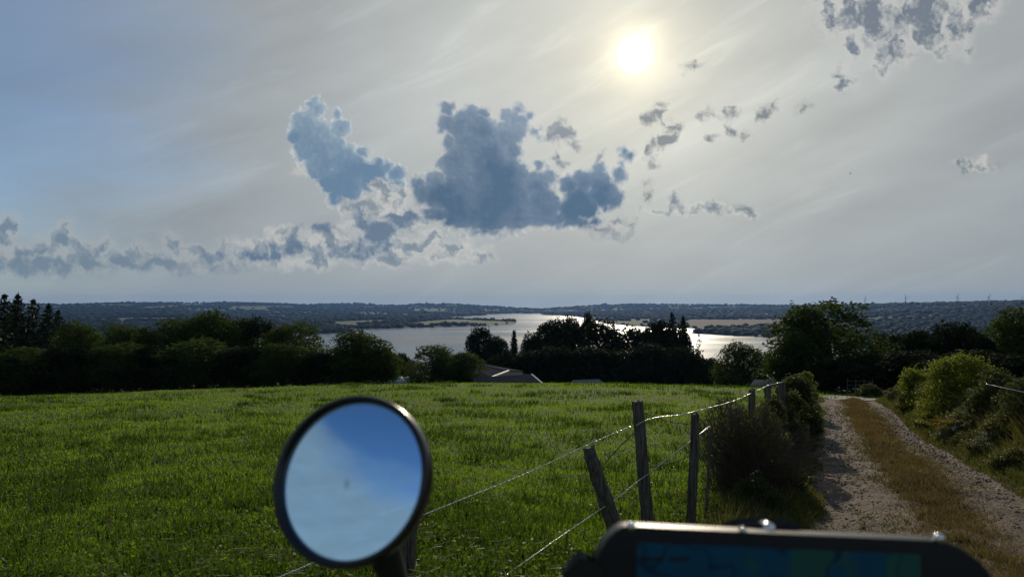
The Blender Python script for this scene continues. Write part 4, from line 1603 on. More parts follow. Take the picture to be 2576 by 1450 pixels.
# brown broom bush with dead twigs
b0 = at(1880, 7.9)
r = empty('broom_bush', b0)
tag(r, 'brown half dead broom bush beside the fence', 'bush', GLH)
g = MB()
twig_fan(g, (0.05, 0, 0), 520, 0.85, 1.38, 5, 0.0028, 1.0, 0.35)
tag(g.build('dead_twigs', M['twig'], r), kind='stuff')
lob = make_lobes(1.4, 1.22, 0.03, 30, 90, 'dome', (0.10, 0.2))
c, d = crown_points(7500, lob, 0.9)
nr = unit(len(c))
v, f = leaf_quads(c, nr, RNG.uniform(0.03, 0.085, len(c)), 0.14, d * 0.6 + np.array([0, 0, 0.8]))
M['broom'] = leafy('broom_shoots', (0.030, 0.034, 0.015), (0.072, 0.070, 0.032), 0.3, (0.12, 0.12, 0.04))
link('foliage', mesh_np('broom_foliage', v, f, RNG.random(len(f))), M['broom'], r)
# dark green spiky shoots behind it
b0 = at(1828, 8.6)
r = empty('gorse_bush', b0)
tag(r, 'dark green spiky gorse rising behind the wire left of the broom', 'bush', GLH)
g = MB()
twig_fan(g, (0, 0, 0), 120, 0.45, 1.30, 6, 0.0035, 0.9, 0.2)
tag(g.build('stems', M['stem'], r), kind='stuff')
zt = at(1828, 8.6, 985).z - b0.z
n = 4200
a_ = RNG.uniform(0, 6.28, n)
t_ = RNG.random(n) ** 0.6
q_ = RNG.random(n) ** 0.6 * 0.42
c = np.stack([np.cos(a_) * q_, np.sin(a_) * q_, zt * (0.35 + 0.65 * t_) * (1 - q_ * 0.7)], -1)
v, f = leaf_quads(c, unit(n), RNG.uniform(0.04, 0.10, n), 0.12, np.stack([np.cos(a_) * 0.4, np.sin(a_) * 0.4, np.ones(n)], -1))
link('foliage', mesh_np('gorse_foliage', v, f, RNG.random(n)), M['gorse'], r)


def flower_plant(name, dx, top, dist, mat, label, heads, hr, seed, group, pet=16, spread=0.16):
    rs = np.random.default_rng(seed)
    b = at(dx, dist)
    h = at(dx, dist, top).z - b.z
    r = empty(name, b)
    tag(r, label, 'flower', group)
    for i in range(heads):
        g, p = MB(), MB()
        e = Vector((rs.normal() * spread, rs.normal() * spread, h * rs.uniform(0.62, 1.0)))
        g.tube([(e.x * 0.2, e.y * 0.2, 0), (e.x * 0.45, e.y * 0.45, e.z * 0.55), e], [0.004, 0.003, 0.0018], 4, cap=False)
        for k in range(pet):
            o = e + Vector((rs.normal() * hr, rs.normal() * hr, rs.normal() * hr * 0.35))
            s = hr * rs.uniform(0.22, 0.45)
            nx = Vector(rs.normal(size=3)).normalized()
            ny = nx.orthogonal().normalized()
            nz = nx.cross(ny)
            p.add([o + ny * s, o + nz * s, o - ny * s, o - nz * s, o + nx * s * 0.6], [(0, 1, 4), (1, 2, 4), (2, 3, 4), (3, 0, 4)])
        st_ = g.build('stem', M['stem'], r)
        tag(p.build('flower_head', mat, st_), kind='stuff')
    return r


GF = 'wild flowers in the right bank'
flower_plant('ragwort', 2374, 1046, 13.4, M['yellow'], 'yellow flowering ragwort in the right bank', 22, 0.034, 1, GF, 14, 0.13)
flower_plant('ragwort', 2432, 1036, 12.4, M['yellow'], 'thin ragwort with a few yellow heads right of the main one', 4, 0.026, 2, GF, 9, 0.06)
for i, (dx, tp, ds, lb) in enumerate([(2402, 1052, 12.9, 'pale umbel flower just right of the yellow ragwort'),
                                      (2420, 1028, 13.2, 'pale umbel flower above and right of the yellow ragwort'),
                                      (2447, 1095, 11.6, 'pale umbel flower below the thin ragwort'),
                                      (2475, 1088, 11.0, 'pale umbel flower nearest the right border'),
                                      (2332, 1008, 16.6, 'pale umbel flower left of the yellow ragwort')]):
    flower_plant('cow_parsley', dx, tp, ds, M['umbel'], lb, 4, 0.030, 20 + i, GF, 12, 0.06)
flower_plant('cow_parsley', 1905, 1165, 7.1, M['umbel'], 'pale umbel flower in the weeds by the left track', 3, 0.016, 31, GLH, 10, 0.04)


# ------------------------------------------------------------------ fence
def m_post(nt, out):
    c = coords('Object')
    g1_ = noise(vmath('MULTIPLY', c, (60.0, 60.0, 4.0)), 1.0, 5.0, 0.6)
    g2_ = noise(c, 9.0, 4.0, 0.6)
    col = mixc(g1_.smooth(0.3, 0.7), (0.040, 0.033, 0.026), (0.165, 0.145, 0.115))
    col = mixc(g2_.smooth(0.52, 0.72), col, (0.07, 0.075, 0.04))
    nt.links.new(principled(col, 0.9, 0.0, 0.2, g1_, 0.9, 0.012), out.inputs[0])


M['post'] = material('weathered_post', m_post)
M['wire'] = simple('galvanised_wire', (0.62, 0.60, 0.56), 0.32, 0.85, 0.5, vary=0.2, scale=40.0)
M['rust'] = simple('rusty_wire', (0.07, 0.05, 0.04), 0.7, 0.3, 0.3, vary=0.3, scale=40.0)
GP = 'weathered posts of the wire fence'


def fence_post(pb, pt, r0, r1, label, seed, split=False, seg=14, group=GP):
    rs = np.random.default_rng(seed)
    pb, pt = Vector(pb), Vector(pt)
    rings = 12
    ax = pt - pb
    g = MB()
    a = ax.orthogonal().normalized()
    b = ax.normalized().cross(a)
    prof = rs.uniform(0.76, 1.18, seg)
    wob = rs.normal(size=2) * 0.008
    vs, fs = [], []
    for i in range(rings + 1):
        t = i / rings
        c = ax * t + a * wob[0] * math.sin(t * 5) + b * wob[1] * math.sin(t * 4 + 1)
        rad = r0 + (r1 - r0) * t
        for k in range(seg):
            an = 2 * math.pi * k / seg
            q = rad * prof[k] * rs.uniform(0.91, 1.09)
            p = c + (a * math.cos(an) + b * math.sin(an)) * q
            if i == rings:
                drop = (0.03 * rs.random())
                if split:
                    drop = 0.17 * max(0.0, math.cos(an - split)) ** 0.5 + 0.03 * rs.random()
                p = p - ax.normalized() * drop
            vs.append(p)
    for i in range(rings):
        for k in range(seg):
            k2 = (k + 1) % seg
            fs.append((i * seg + k, i * seg + k2, (i + 1) * seg + k2, (i + 1) * seg + k))
    top = len(vs)
    vs.append(ax * 0.985)
    for k in range(seg):
        fs.append((rings * seg + k, rings * seg + (k + 1) % seg, top))
    g.add(vs, fs)
    o = g.build('fence_post', M['post'])
    o.location = pb
    tag(o, label, 'post', group)
    return o


def sunk(p, d=0.25): return Vector((p.x, p.y, p.z - d))


fence_post(sunk(at(1022, 5.2)), at(1030, 5.2, 1235), 0.068, 0.060, 'old post half hidden behind the round mirror', 1)
fence_post(sunk(at(1578, 6.3)), at(1479, 6.25, 1122), 0.085, 0.058, 'leaning split topped post left of the tall post', 2, split=3.6)
fence_post(sunk(at(1634, 6.6)), at(1602, 6.6, 1003), 0.066, 0.058, 'tall thick post where the wires meet', 3)
fence_post(sunk(at(1740, 6.6)), at(1742, 6.6, 1034), 0.052, 0.041, 'straight dark post right of the tall post', 4)
fence_post(sunk(at(1772, 7.2)), at(1784, 7.2, 1075), 0.026, 0.018, 'thin stake right of the straight dark post', 5, seg=8)
fence_post(sunk(at(1842, 8.3)), at(1845, 8.3, 1020), 0.066, 0.062, 'short stump like post inside the broom', 6)
fence_post(sunk(at(1892, 9.5)), at(1890, 9.5, 976), 0.050, 0.046, 'first of the three far posts, standing alone on the left', 7)
fence_post(sunk(at(1934, 10.5)), at(1930, 10.5, 963), 0.058, 0.052, 'middle one of the three far posts', 8)
fence_post(sunk(at(1972, 11.2)), at(1967, 11.2, 957), 0.066, 0.056, 'far post leaning into the bramble, last of the three', 9)


def spline(pts, n=14):
    pts = [Vector(p) for p in pts]
    out = []
    for i in range(len(pts) - 1):
        p0, p1, p2, p3 = pts[max(i - 1, 0)], pts[i], pts[i + 1], pts[min(i + 2, len(pts) - 1)]
        for k in range(n):
            t = k / n
            out.append(0.5 * ((2 * p1) + (p2 - p0) * t + (2 * p0 - 5 * p1 + 4 * p2 - p3) * t * t + (3 * p1 - p0 - 3 * p2 + p3) * t ** 3))
    out.append(pts[-1])
    return out


def barbed_wire(pix, label, mat='wire', r=0.0033, pitch=0.045, barbs=0.11, seed=0):
    rs = np.random.default_rng(seed)
    path = spline([at(a, d, b) for a, b, d in pix], 10)
    dense = [path[0]]
    for p in path[1:]:
        q = dense[-1]
        L = (p - q).length
        m = max(1, int(L / 0.011))
        for k in range(1, m + 1):
            dense.append(q.lerp(p, k / m))
    g = MB()
    b = MB()
    s = 0.0
    strands = ([], [])
    nextb = 0.04
    for i, p in enumerate(dense):
        t = (dense[min(i + 1, len(dense) - 1)] - dense[max(i - 1, 0)]).normalized()
        u = t.orthogonal().normalized()
        w = t.cross(u)
        if i:
            s += (p - dense[i - 1]).length
        an = 2 * math.pi * s / pitch
        off = (u * math.cos(an) + w * math.sin(an)) * r * 1.05
        strands[0].append(p + off)
        strands[1].append(p - off)
        if barbs and s > nextb:
            nextb += barbs * rs.uniform(0.8, 1.2)
            for k in range(2):
                an2 = rs.uniform(0, 6.28)
                d = (u * math.cos(an2) + w * math.sin(an2)) + t * rs.uniform(-0.5, 0.5)
                b.tube([p - d * 0.012, p + d * 0.012], [r * 0.55, r * 0.3], 4)
            b.tube([p - t * 0.006, p + t * 0.006], r * 2.0, 6)
    for st_ in strands:
        g.tube(st_, r, 5)
    o = g.build('barbed_wire', M[mat], smooth=True)
    tag(o, label, 'wire', 'strands of the barbed wire fence')
    if barbs:
        tag(b.build('barbs', M[mat], o), kind='stuff')
    return o


barbed_wire([(500, 1530, 3.9), (700, 1450, 4.3), (860, 1382, 4.7), (1050, 1299, 5.13), (1320, 1190, 5.85), (1480, 1116, 6.3), (1585, 1071, 6.53)],
            'bright upper barbed wire rising from the mirror to the tall post', seed=1)
barbed_wire([(1600, 1068, 6.53), (1625, 1055, 6.54), (1665, 1046, 6.56), (1705, 1043, 6.56), (1745, 1034, 6.55), (1800, 1020, 7.4), (1850, 1005, 8.4), (1890, 987, 9.44),
             (1932, 968, 10.4), (1967, 960, 11.1)], 'bright upper barbed wire running from the tall post to the far posts', seed=2)
barbed_wire([(1180, 1512, 4.7), (1265, 1450, 5.1), (1352, 1388, 5.5), (1430, 1333, 5.9), (1516, 1275, 6.2), (1558, 1246, 6.3), (1606, 1207, 6.5), (1634, 1187, 6.55),
             (1690, 1143, 6.58), (1738, 1107, 6.6), (1785, 1070, 7.1)], 'bright lower barbed wire passing the leaning post', seed=3)
barbed_wire([(1617, 1036, 6.6), (1650, 1047, 6.6), (1690, 1060, 6.6), (1735, 1065, 6.6)], 'rusty slack wire between the tall post and the straight post', 'rust', seed=4)
barbed_wire([(1520, 1165, 6.3), (1555, 1125, 6.4), (1592, 1088, 6.55)], 'rusty wire from the leaning post up to the tall post', 'rust', seed=5)
barbed_wire([(1626, 1174, 6.6), (1690, 1162, 6.6), (1735, 1144, 6.6)], 'rusty low wire between the tall post and the straight post', 'rust', seed=6)
barbed_wire([(1424, 1340, 5.9), (1427, 1390, 5.88), (1429, 1440, 5.85)], 'rusty wire end hanging from the lower barbed wire', 'rust', barbs=0, seed=7)
barbed_wire([(2480, 964, 9.6), (2530, 975, 9.3), (2600, 990, 9.0)], 'bright wire in front of the hedge at the right border', barbs=0.15, seed=8)

# ------------------------------------------------------------------ farm buildings below the meadow


def m_roof(nt, out):
    c = coords('Object')
    w = S.nt.nodes.new('ShaderNodeTexWave')
    w.inputs['Scale'].default_value = 3.0
    S.nt.links.new(c.s, w.inputs[0])
    n1 = noise(c, 1.5, 5.0, 0.6)
    col = mixc(n1, (0.055, 0.048, 0.052), (0.12, 0.105, 0.105))
    nt.links.new(principled(col, 0.95, 0.0, 0.0, S(w.outputs[1]), 0.4, 0.03), out.inputs[0])


M['roof'] = material('fibre_cement_roof', m_roof)
M['roof_pale'] = simple('pale_grey_roof', (0.13, 0.14, 0.145), 0.95, spec=0.0, vary=0.25, scale=2.0)
M['wall'] = simple('rendered_wall', (0.30, 0.27, 0.23), 0.9, vary=0.2, scale=2.0)
M['white_wall'] = simple('white_painted_wall', (0.78, 0.77, 0.74), 0.7, vary=0.06, scale=3.0)
M['trim'] = simple('white_verge_board', (0.74, 0.74, 0.74), 0.5)


def gabled(name, rl, rr_, el, er, label, mat, verge=True, wall='wall', group=None):
    """a building given by its ridge ends and the ends of its front eave"""
    rl, rr_, el, er = Vector(rl), Vector(rr_), Vector(el), Vector(er)
    bl, br = rl + (rl - el), rr_ + (rr_ - er)
    bl.z, br.z = el.z, er.z
    base = (el + er + bl + br) / 4
    gz = h1(base.x, base.y) - 0.8
    r = empty(name, (base.x, base.y, gz))
    tag(r, label, 'building', group)
    o = Vector((base.x, base.y, gz))
    th = Vector((0, 0, -0.10))
    for nm, q in (('roof', (el, er, rr_, rl)), ('roof', (rl, rr_, br, bl))):
        g = MB()
        vs = [p - o for p in q] + [p - o + th for p in q]
        g.add(vs, [(0, 1, 2, 3), (7, 6, 5, 4), (0, 4, 5, 1), (1, 5, 6, 2), (2, 6, 7, 3), (3, 7, 4, 0)])
        g.build(nm, mat, r)
    ins = 0.97
    c4 = [base + (p - base) * ins for p in (el, er, br, bl)]
    g = MB()
    lo = [Vector((p.x, p.y, gz)) - o for p in c4]
    hi = [Vector((p.x, p.y, p.z - 0.12)) - o for p in c4]
    rl2, rr2 = base + (rl - base) * ins - o - Vector((0, 0, 0.15)), base + (rr_ - base) * ins - o - Vector((0, 0, 0.15))
    g.add(lo + hi + [rl2, rr2], [(0, 1, 5, 4), (2, 3, 7, 6), (1, 2, 6, 9, 5), (3, 0, 4, 8, 7)])
    g.build('wall', M[wall], r)
    if verge:
        for p, q in ((rr_, er),):
            d = (q - p)
            g = MB()
            sd_ = (rr_ - rl).normalized()
            n_ = Vector((0, 0, 1))
            a0, a1 = p - o, q - o
            wv = 0.16
            g.add([a0 + n_ * 0.06, a1 + n_ * 0.06, a1 + sd_ * wv + n_ * 0.06, a0 + sd_ * wv + n_ * 0.06,
                   a0 - n_ * 0.12, a1 - n_ * 0.12, a1 + sd_ * wv - n_ * 0.12, a0 + sd_ * wv - n_ * 0.12],
                  [(0, 1, 2, 3), (7, 6, 5, 4), (0, 4, 5, 1), (1, 5, 6, 2), (2, 6, 7, 3), (3, 7, 4, 0)])
            g.build('verge_board', M['trim'], r)
    return r


GB = 'farm buildings below the meadow'
gabled('barn', at(1165, 84, 905), at(1278, 84, 930), at(1120, 80.5, 948), at(1236, 80.5, 946), 'dark barn roof at the back left with a white edge', M['roof'], group=GB)
gabled('barn', at(1280, 90, 932), at(1338, 90, 941), at(1262, 88, 955), at(1322, 88, 958), 'dark roof between the back barn and the front barn', M['roof'], False, group=GB)
gabled('barn', at(1190, 76, 947), at(1335, 76, 940), at(1190, 73.2, 978), at(1366, 73.2, 966), 'front barn with a wide dark roof and a white right edge', M['roof'], group=GB)
gabled('shed', at(1440, 78, 954), at(1506, 78, 952), at(1428, 76.2, 972), at(1530, 76.2, 968), 'low shed with a pale grey roof right of the barns', M['roof_pale'], False, group=GB)
rs_ = gabled('cottage', at(1896, 60, 954), at(1952, 60, 951), at(1885, 58.6, 968), at(1960, 58.6, 968), 'small house with a grey roof behind the far fence posts', M['roof_pale'],
             False, 'white_wall', GB)
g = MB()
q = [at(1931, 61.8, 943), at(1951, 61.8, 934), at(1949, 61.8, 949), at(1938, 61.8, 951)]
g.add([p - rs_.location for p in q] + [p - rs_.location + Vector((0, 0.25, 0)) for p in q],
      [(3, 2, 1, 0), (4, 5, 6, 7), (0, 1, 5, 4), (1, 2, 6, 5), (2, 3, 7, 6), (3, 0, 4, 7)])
M['glint'] = simple('sunlit_patch_white', (0.85, 0.84, 0.80), 0.5)  # bright white paints in the sunlit patch above the cottage roof
g.build('sunlit_gable', M['glint'], rs_)

# ------------------------------------------------------------------ white boats laid up at the edge of the meadow
M['gelcoat'] = simple('white_gelcoat', (0.86, 0.87, 0.88), 0.45)
M['dark_glass'] = simple('dark_glass', (0.02, 0.025, 0.03), 0.1, spec=0.6)
M['cover'] = simple('dark_boat_cover', (0.03, 0.035, 0.05), 0.8, vary=0.3)
M['black'] = simple('black_plastic', (0.012, 0.012, 0.013), 0.45)
M['steel'] = simple('galvanised_steel', (0.35, 0.35, 0.34), 0.5, 0.6)


def boat(dx, dist, top, L, W, hull_h, label, cabin):
    b = at(dx, dist)
    zt = at(dx, dist, top).z
    r = empty('boat', b, 0.0)
    tag(r, label, 'boat', 'boats laid up at the edge of the meadow')
    total = zt - b.z
    keel = total - hull_h - (0.55 if cabin else 0.15)
    g = MB()
    st_, vs, fs = 9, [], []
    for i in range(st_):
        t = i / (st_ - 1)                      # bow on the left
        x = -L / 2 + L * t
        wd_ = W / 2 * min(1.0, 0.12 + 1.5 * t ** 0.6) * (1.0 if t < 0.85 else 0.95)
        sheer = hull_h * (1.0 + 0.10 * (1 - t) ** 2) - 0.35 * hull_h * (1 - t) ** 3
        vs += [(x, -wd_, keel + sheer), (x - 0.12 * (1 - t), -wd_ * 0.75, keel + 0.25 * hull_h), (x + 0.25 * (1 - t), 0, keel),
               (x - 0.12 * (1 - t), wd_ * 0.75, keel + 0.25 * hull_h), (x, wd_, keel + sheer)]
    for i in range(st_ - 1):
        for k in range(4):
            fs.append((i * 5 + k, (i + 1) * 5 + k, (i + 1) * 5 + k + 1, i * 5 + k + 1))
        fs.append((i * 5 + 4, (i + 1) * 5 + 4, (i + 1) * 5, i * 5))
    fs += [(0, 1, 2, 3, 4), tuple((st_ - 1) * 5 + k for k in (4, 3, 2, 1, 0))]
    g.add(vs, fs)
    g.build('hull', M['gelcoat'], r, bevel=0.02)
    dz = keel + hull_h
    if cabin:
        g = MB()
        prof = [(-0.30, 0.0), (-0.20, 0.26), (-0.12, 0.38), (0.10, 0.42), (0.18, 0.30), (0.22, 0.0)]
        vs = [(x * L, s * W * 0.36, dz + z) for s in (-1, 1) for x, z in prof]
        m = len(prof)
        fs = [tuple(range(m - 1, -1, -1)), tuple(range(m, 2 * m))] + [(k, k + 1, m + k + 1, m + k) for k in range(m - 1)] + [(m - 1, 0, m, 2 * m - 1)]
        g.add(vs, fs)
        cb = g.build('cabin', M['gelcoat'], r, bevel=0.03)
        MB().box((-0.04 * L, -W * 0.36 - 0.006, dz + 0.24), (0.20 * L, 0.01, 0.10)).build('window', M['dark_glass'], cb)
        g = MB().box((0.36 * L, 0, dz + 0.26), (0.20 * L, W * 0.8, 0.30))
        g.build('stern_seat', M['gelcoat'], r, bevel=0.05)
    else:
        MB().box((0.0, 0, dz + 0.05), (0.55 * L, W * 0.7, 0.12)).build('cover', M['cover'], r, bevel=0.04)
        MB().tube([(0.42 * L, 0, dz - 0.1), (0.46 * L, 0, dz + 0.28)], [0.10, 0.13], 8).build('outboard_motor', M['gelcoat'], r)
    for x in (-0.25 * L, 0.25 * L):
        for s in (-1, 1):
            MB().box((x, s * W * 0.25, keel / 2), (0.08, 0.08, abs(keel) + 0.5)).build('support_leg', M['steel'], r)
    return r


boat(1004, 80, 943, 2.6, 1.3, 0.62, 'white cabin boat at the far edge of the meadow', True)
boat(1051, 82, 945, 1.25, 0.8, 0.38, 'small white dinghy with a dark cover right of the cabin boat', False)

# ------------------------------------------------------------------ gate at the end of the lane
M['gate'] = simple('dull_gate_paint', (0.06, 0.07, 0.065), 0.6)
p0 = at(2128, 38.5)
r = empty('field_gate', p0)
tag(r, 'low metal field gate at the end of the lane', 'gate')
g = at(2192, 38.5) - p0
for k in range(4):
    z = 0.25 + 0.22 * k
    MB().tube([(0, 0, z), (g.x, g.y, g.z + z)], 0.014, 6).build('rail', M['gate'], r)
for t in (0, 0.33, 0.66, 1):
    MB().tube([(g.x * t, g.y * t, g.z * t - 0.1), (g.x * t, g.y * t, g.z * t + 1.02)], 0.02, 6).build('upright', M['gate'], r)

# ------------------------------------------------------------------ wind turbines on the right ridge
M['turbine'] = simple('turbine_paint', (0.42, 0.42, 0.42), 0.5)
GT = 'wind turbines on the ridge'


def turbine(dx, foot, hub, dist, phase, yaw, label):
    zb, zh = at(dx, dist, foot).z, at(dx, dist, hub).z
    b = at(dx, dist, foot)
    r = empty('wind_turbine', (b.x, b.y, zb - 25))
    tag(r, label, 'turbine', GT)
    h = zh - zb + 25
    MB().tube([(0, 0, 0), (0, 0, h)], [4.2, 2.8], 10).build('tower', M['turbine'], r)
    rot = Matrix.Rotation(yaw, 3, 'Z')
    MB().box((0, 0, h + 1.5), (3.4, 9, 3.6), rot).build('nacelle', M['turbine'], r)
    c = rot @ Vector((0, -6, 0)) + Vector((0, 0, h + 1.5))
    MB().tube([c + rot @ Vector((0, -2, 0)), c + rot @ Vector((0, 2, 0))], [0.8, 1.9], 8).build('hub', M['turbine'], r)
    for k in range(3):
        a = phase + k * 2 * math.pi / 3
        d = rot @ Vector((math.sin(a), 0, math.cos(a)))
        MB().tube([c, c + d * 9, c + d * 25, c + d * 40], [1.8, 2.4, 1.7, 0.7], 6).build('blade', M['turbine'], r)
    return r


turbine(2175, 766, 752, 6600, 0.0, 1.45, 'leftmost wind turbine, seen edge on')
turbine(2277, 763, 747.5, 6300, 5.7, 0.3, 'second wind turbine from the left, a little apart')
turbine(2407, 761, 746, 6200, 0.30, 0.2, 'wind turbine with a wide rotor, third from the left')
turbine(2486, 760, 746, 6300, 0.60, 0.25, 'fourth wind turbine from the left')
turbine(2569, 759, 751, 7000, 0.20, 0.5, 'small wind turbine at the right border')

# a bird far off
bp = at(2138, 60, 436)
r = empty('bird', bp)
tag(r, 'tiny dark bird in the sky on the right', 'bird')
g = MB()
g.add([(-0.10, 0, 0), (0.0, 0.03, 0.03), (0.12, 0, 0.0), (0, -0.03, -0.02)], [(0, 1, 3), (1, 2, 3)])
g.add([(0, 0.0, 0.0), (0.05, 0.16, 0.10), (-0.05, 0.12, 0.06)], [(0, 1, 2)])
g.add([(0, 0.0, 0.0), (0.05, -0.16, 0.10), (-0.05, -0.12, 0.06)], [(0, 2, 1)])
g.build('body', M['black'], r)

# ------------------------------------------------------------------ bicycle with mirror and phone holder, phone
M['gloss_black'] = simple('glossy_black_plastic', (0.010, 0.010, 0.011), 0.28, spec=0.5, vary=0.2, scale=60.0)
M['matt_black'] = simple('matt_black_rubber', (0.012, 0.012, 0.012), 0.6, vary=0.3, scale=90.0, bump=0.15, bdist=0.0004)
M['chrome'] = simple('screw_steel', (0.75, 0.74, 0.72), 0.18, 1.0)
M['alloy'] = simple('dark_alloy', (0.05, 0.05, 0.055), 0.35, 0.7)


def m_mirror(nt, out):
    n1 = noise(coords('Object'), 34.0, 3.0, 0.5)
    n = S.nt.nodes.new('ShaderNodeBsdfGlossy')
    n.inputs['Color'].default_value = (0.58, 0.83, 1.0, 1)
    n.inputs['Roughness'].default_value = 0.02
    d = S.nt.nodes.new('ShaderNodeBsdfDiffuse')
    d.inputs['Color'].default_value = (0.05, 0.05, 0.05, 1)
    m = S.nt.nodes.new('ShaderNodeMixShader')
    S.plug(m, 0, n1.smooth(0.68, 0.76, 0.0, 0.5))
    nt.links.new(n.outputs[0], m.inputs[1])
    nt.links.new(d.outputs[0], m.inputs[2])
    nt.links.new(m.outputs[0], out.inputs[0])


M['mirror'] = material('mirror_glass', m_mirror)


def near(dx, dy, depth):
    d = rayd(dx, dy)
    return EYE + d * (depth / d.y)


BX = 0.10
gz0 = h1(BX, 0.3)
bike = empty('bicycle', (BX, 0.30, gz0))
tag(bike, 'bicycle with a round black rimmed mirror and a phone holder on its bar', 'bicycle')
o0 = bike.location


def L(p): return Vector(p) - o0


BAR_Y, BAR_Z = 0.45, 1.37
g = MB().tube([L((BX - 0.34, BAR_Y - 0.10, BAR_Z + 0.01)), L((BX - 0.2, BAR_Y - 0.02, BAR_Z)), L((BX, BAR_Y, BAR_Z)), L((BX + 0.2, BAR_Y - 0.02, BAR_Z)),
               L((BX + 0.34, BAR_Y - 0.10, BAR_Z + 0.01))], 0.0125, 12)
g.build('handlebar', M['alloy'], bike, True)
for s in (-1, 1):
    MB().tube([L((BX + s * 0.23, BAR_Y - 0.03, BAR_Z)), L((BX + s * 0.35, BAR_Y - 0.105, BAR_Z + 0.01))], 0.017, 12).build('grip', M['matt_black'], bike, True)
MB().tube([L((BX, BAR_Y, BAR_Z)), L((BX, BAR_Y - 0.07, BAR_Z - 0.10)), L((BX, BAR_Y + 0.02, BAR_Z - 0.34))], 0.017, 10).build('stem', M['alloy'], bike, True)
WR = 0.34
for nm, wy in (('front_wheel', 0.88), ('rear_wheel', -0.22)):
    zc = h1(BX, wy) + WR
    ring = [L((BX, wy + math.sin(a) * (WR - 0.022), zc + math.cos(a) * (WR - 0.022))) for a in np.linspace(0, 2 * math.pi, 41)]
    w = MB().tube(ring, 0.022, 8, cap=False).build(nm, M['matt_black'], bike, True)
    ring = [L((BX, wy + math.sin(a) * (WR - 0.05), zc + math.cos(a) * (WR - 0.05))) for a in np.linspace(0, 2 * math.pi, 41)]
    MB().tube(ring, 0.011, 6, cap=False).build('rim', M['alloy'], w, True)
    g = MB()
    for a in np.linspace(0, 2 * math.pi, 25)[:-1]:
        g.tube([L((BX, wy, zc)), L((BX, wy + math.sin(a) * (WR - 0.05), zc + math.cos(a) * (WR - 0.05)))], 0.0012, 3, cap=False)
    tag(g.build('spokes', M['steel'], w), kind='stuff')
zf = h1(BX, 0.88) + WR
zr_ = h1(BX, -0.22) + WR
hd = (BX, BAR_Y + 0.02, BAR_Z - 0.34)
hd2 = (BX, BAR_Y + 0.08, BAR_Z - 0.50)
bb = (BX, 0.22, gz0 + 0.29)
se = (BX, 0.10, gz0 + 0.72)
for a, b in ((hd, hd2), (hd2, bb), (hd, se), (bb, se)):
    MB().tube([L(a), L(b)], 0.018, 10).build('frame_tube', M['alloy'], bike, True)
for s in (-0.05, 0.05):
    MB().tube([L((BX + s, BAR_Y + 0.08, BAR_Z - 0.52)), L((BX + s, 0.88, zf))], 0.012, 8).build('fork_blade', M['alloy'], bike, True)
    MB().tube([L((BX + s, bb[1], bb[2])), L((BX + s, -0.22, zr_))], 0.01, 8).build('chain_stay', M['alloy'], bike, True)
    MB().tube([L((BX + s * 0.4, se[1], se[2])), L((BX + s, -0.22, zr_))], 0.008, 8).build('seat_stay', M['alloy'], bike, True)

# mirror
MC = near(880, 1201, 0.372)
cdir = (MC - EYE).normalized()
RA, RE = math.radians(225), math.radians(22)
refl = Vector((math.sin(RA) * math.cos(RE), math.cos(RA) * math.cos(RE), math.sin(RE)))
MN = (refl - cdir).normalized()                # mirror faces the viewer and the sky behind
mz = MN
mx = Vector((0, 0, 1)).cross(mz).normalized()
my = mz.cross(mx)
MR = 0.0455


def lathe(prof, seg=72):
    vs, fs = [], []
    for r_, h_ in prof:
        for k in range(seg):
            a = 2 * math.pi * k / seg
            vs.append(L(MC + mx * math.cos(a) * r_ + my * math.sin(a) * r_ + mz * h_))
    for i in range(len(prof) - 1):
        for k in range(seg):
            k2 = (k + 1) % seg
            fs.append((i * seg + k, i * seg + k2, (i + 1) * seg + k2, (i + 1) * seg + k))
    return vs, fs


g = MB()
vs, fs = lathe([(0.0413, -0.001), (0.0420, 0.0022), (0.0434, 0.0032), (0.0448, 0.0026), (MR, 0.0006), (MR, -0.0060), (0.0440, -0.0095),
                (0.036, -0.014), (0.020, -0.0175), (0.004, -0.0185)])
n_ = len(vs)
vs.append(L(MC - mz * 0.0186))
fs += [(n_ - 1 - 71 + k, n_ - 1 - 71 + (k + 1) % 72, n_) for k in range(72)]
g.add(vs, fs)
mir = g.build('mirror', M['gloss_black'], bike, True)
mir['label'] = 'round black rimmed mirror reflecting blue sky'
g = MB()
CR = 0.36
prof = [(0.0417 * t, math.sqrt(CR * CR - (0.0417 * t) ** 2) - CR + 0.0012) for t in np.linspace(1, 0.02, 16)]
vs, fs = lathe(prof)
n_ = len(vs)
vs.append(L(MC + mz * 0.0012))
fs += [(n_ - 72 + k, n_ - 72 + (k + 1) % 72, n_) for k in range(72)]
g.add(vs, fs)
g.build('glass', M['mirror'], mir, True)
e1 = MC - mz * 0.016
e2 = near(965, 1385, 0.385)
e3 = near(985, 1440, 0.40)
g = MB().tube([L(e1), L(MC - mz * 0.024 + Vector((0.006, 0, -0.015))), L(e2), L(e3), L(Vector((e3.x + 0.01, BAR_Y - 0.02, BAR_Z)))],
              [0.011, 0.011, 0.0095, 0.0085, 0.008], 12)
g.build('arm', M['matt_black'], mir, True)
MB().tube([L((e3.x - 0.006, BAR_Y - 0.02, BAR_Z)), L((e3.x + 0.026, BAR_Y - 0.016, BAR_Z))], 0.019, 14).build('clamp', M['matt_black'], mir, True)

# phone plane
PD = 0.34
PO = near(1960, 1331, PD)
ex = (near(2365, 1349, PD) - near(1560, 1311, PD)).normalized()
tilt = math.radians(7)
ey = Vector((0, math.sin(tilt), math.cos(tilt)))
ey = (ey - ex * ey.dot(ex)).normalized()
ez = ex.cross(ey).normalized()                 # towards the viewer
if ez.y > 0:
    ez = -ez


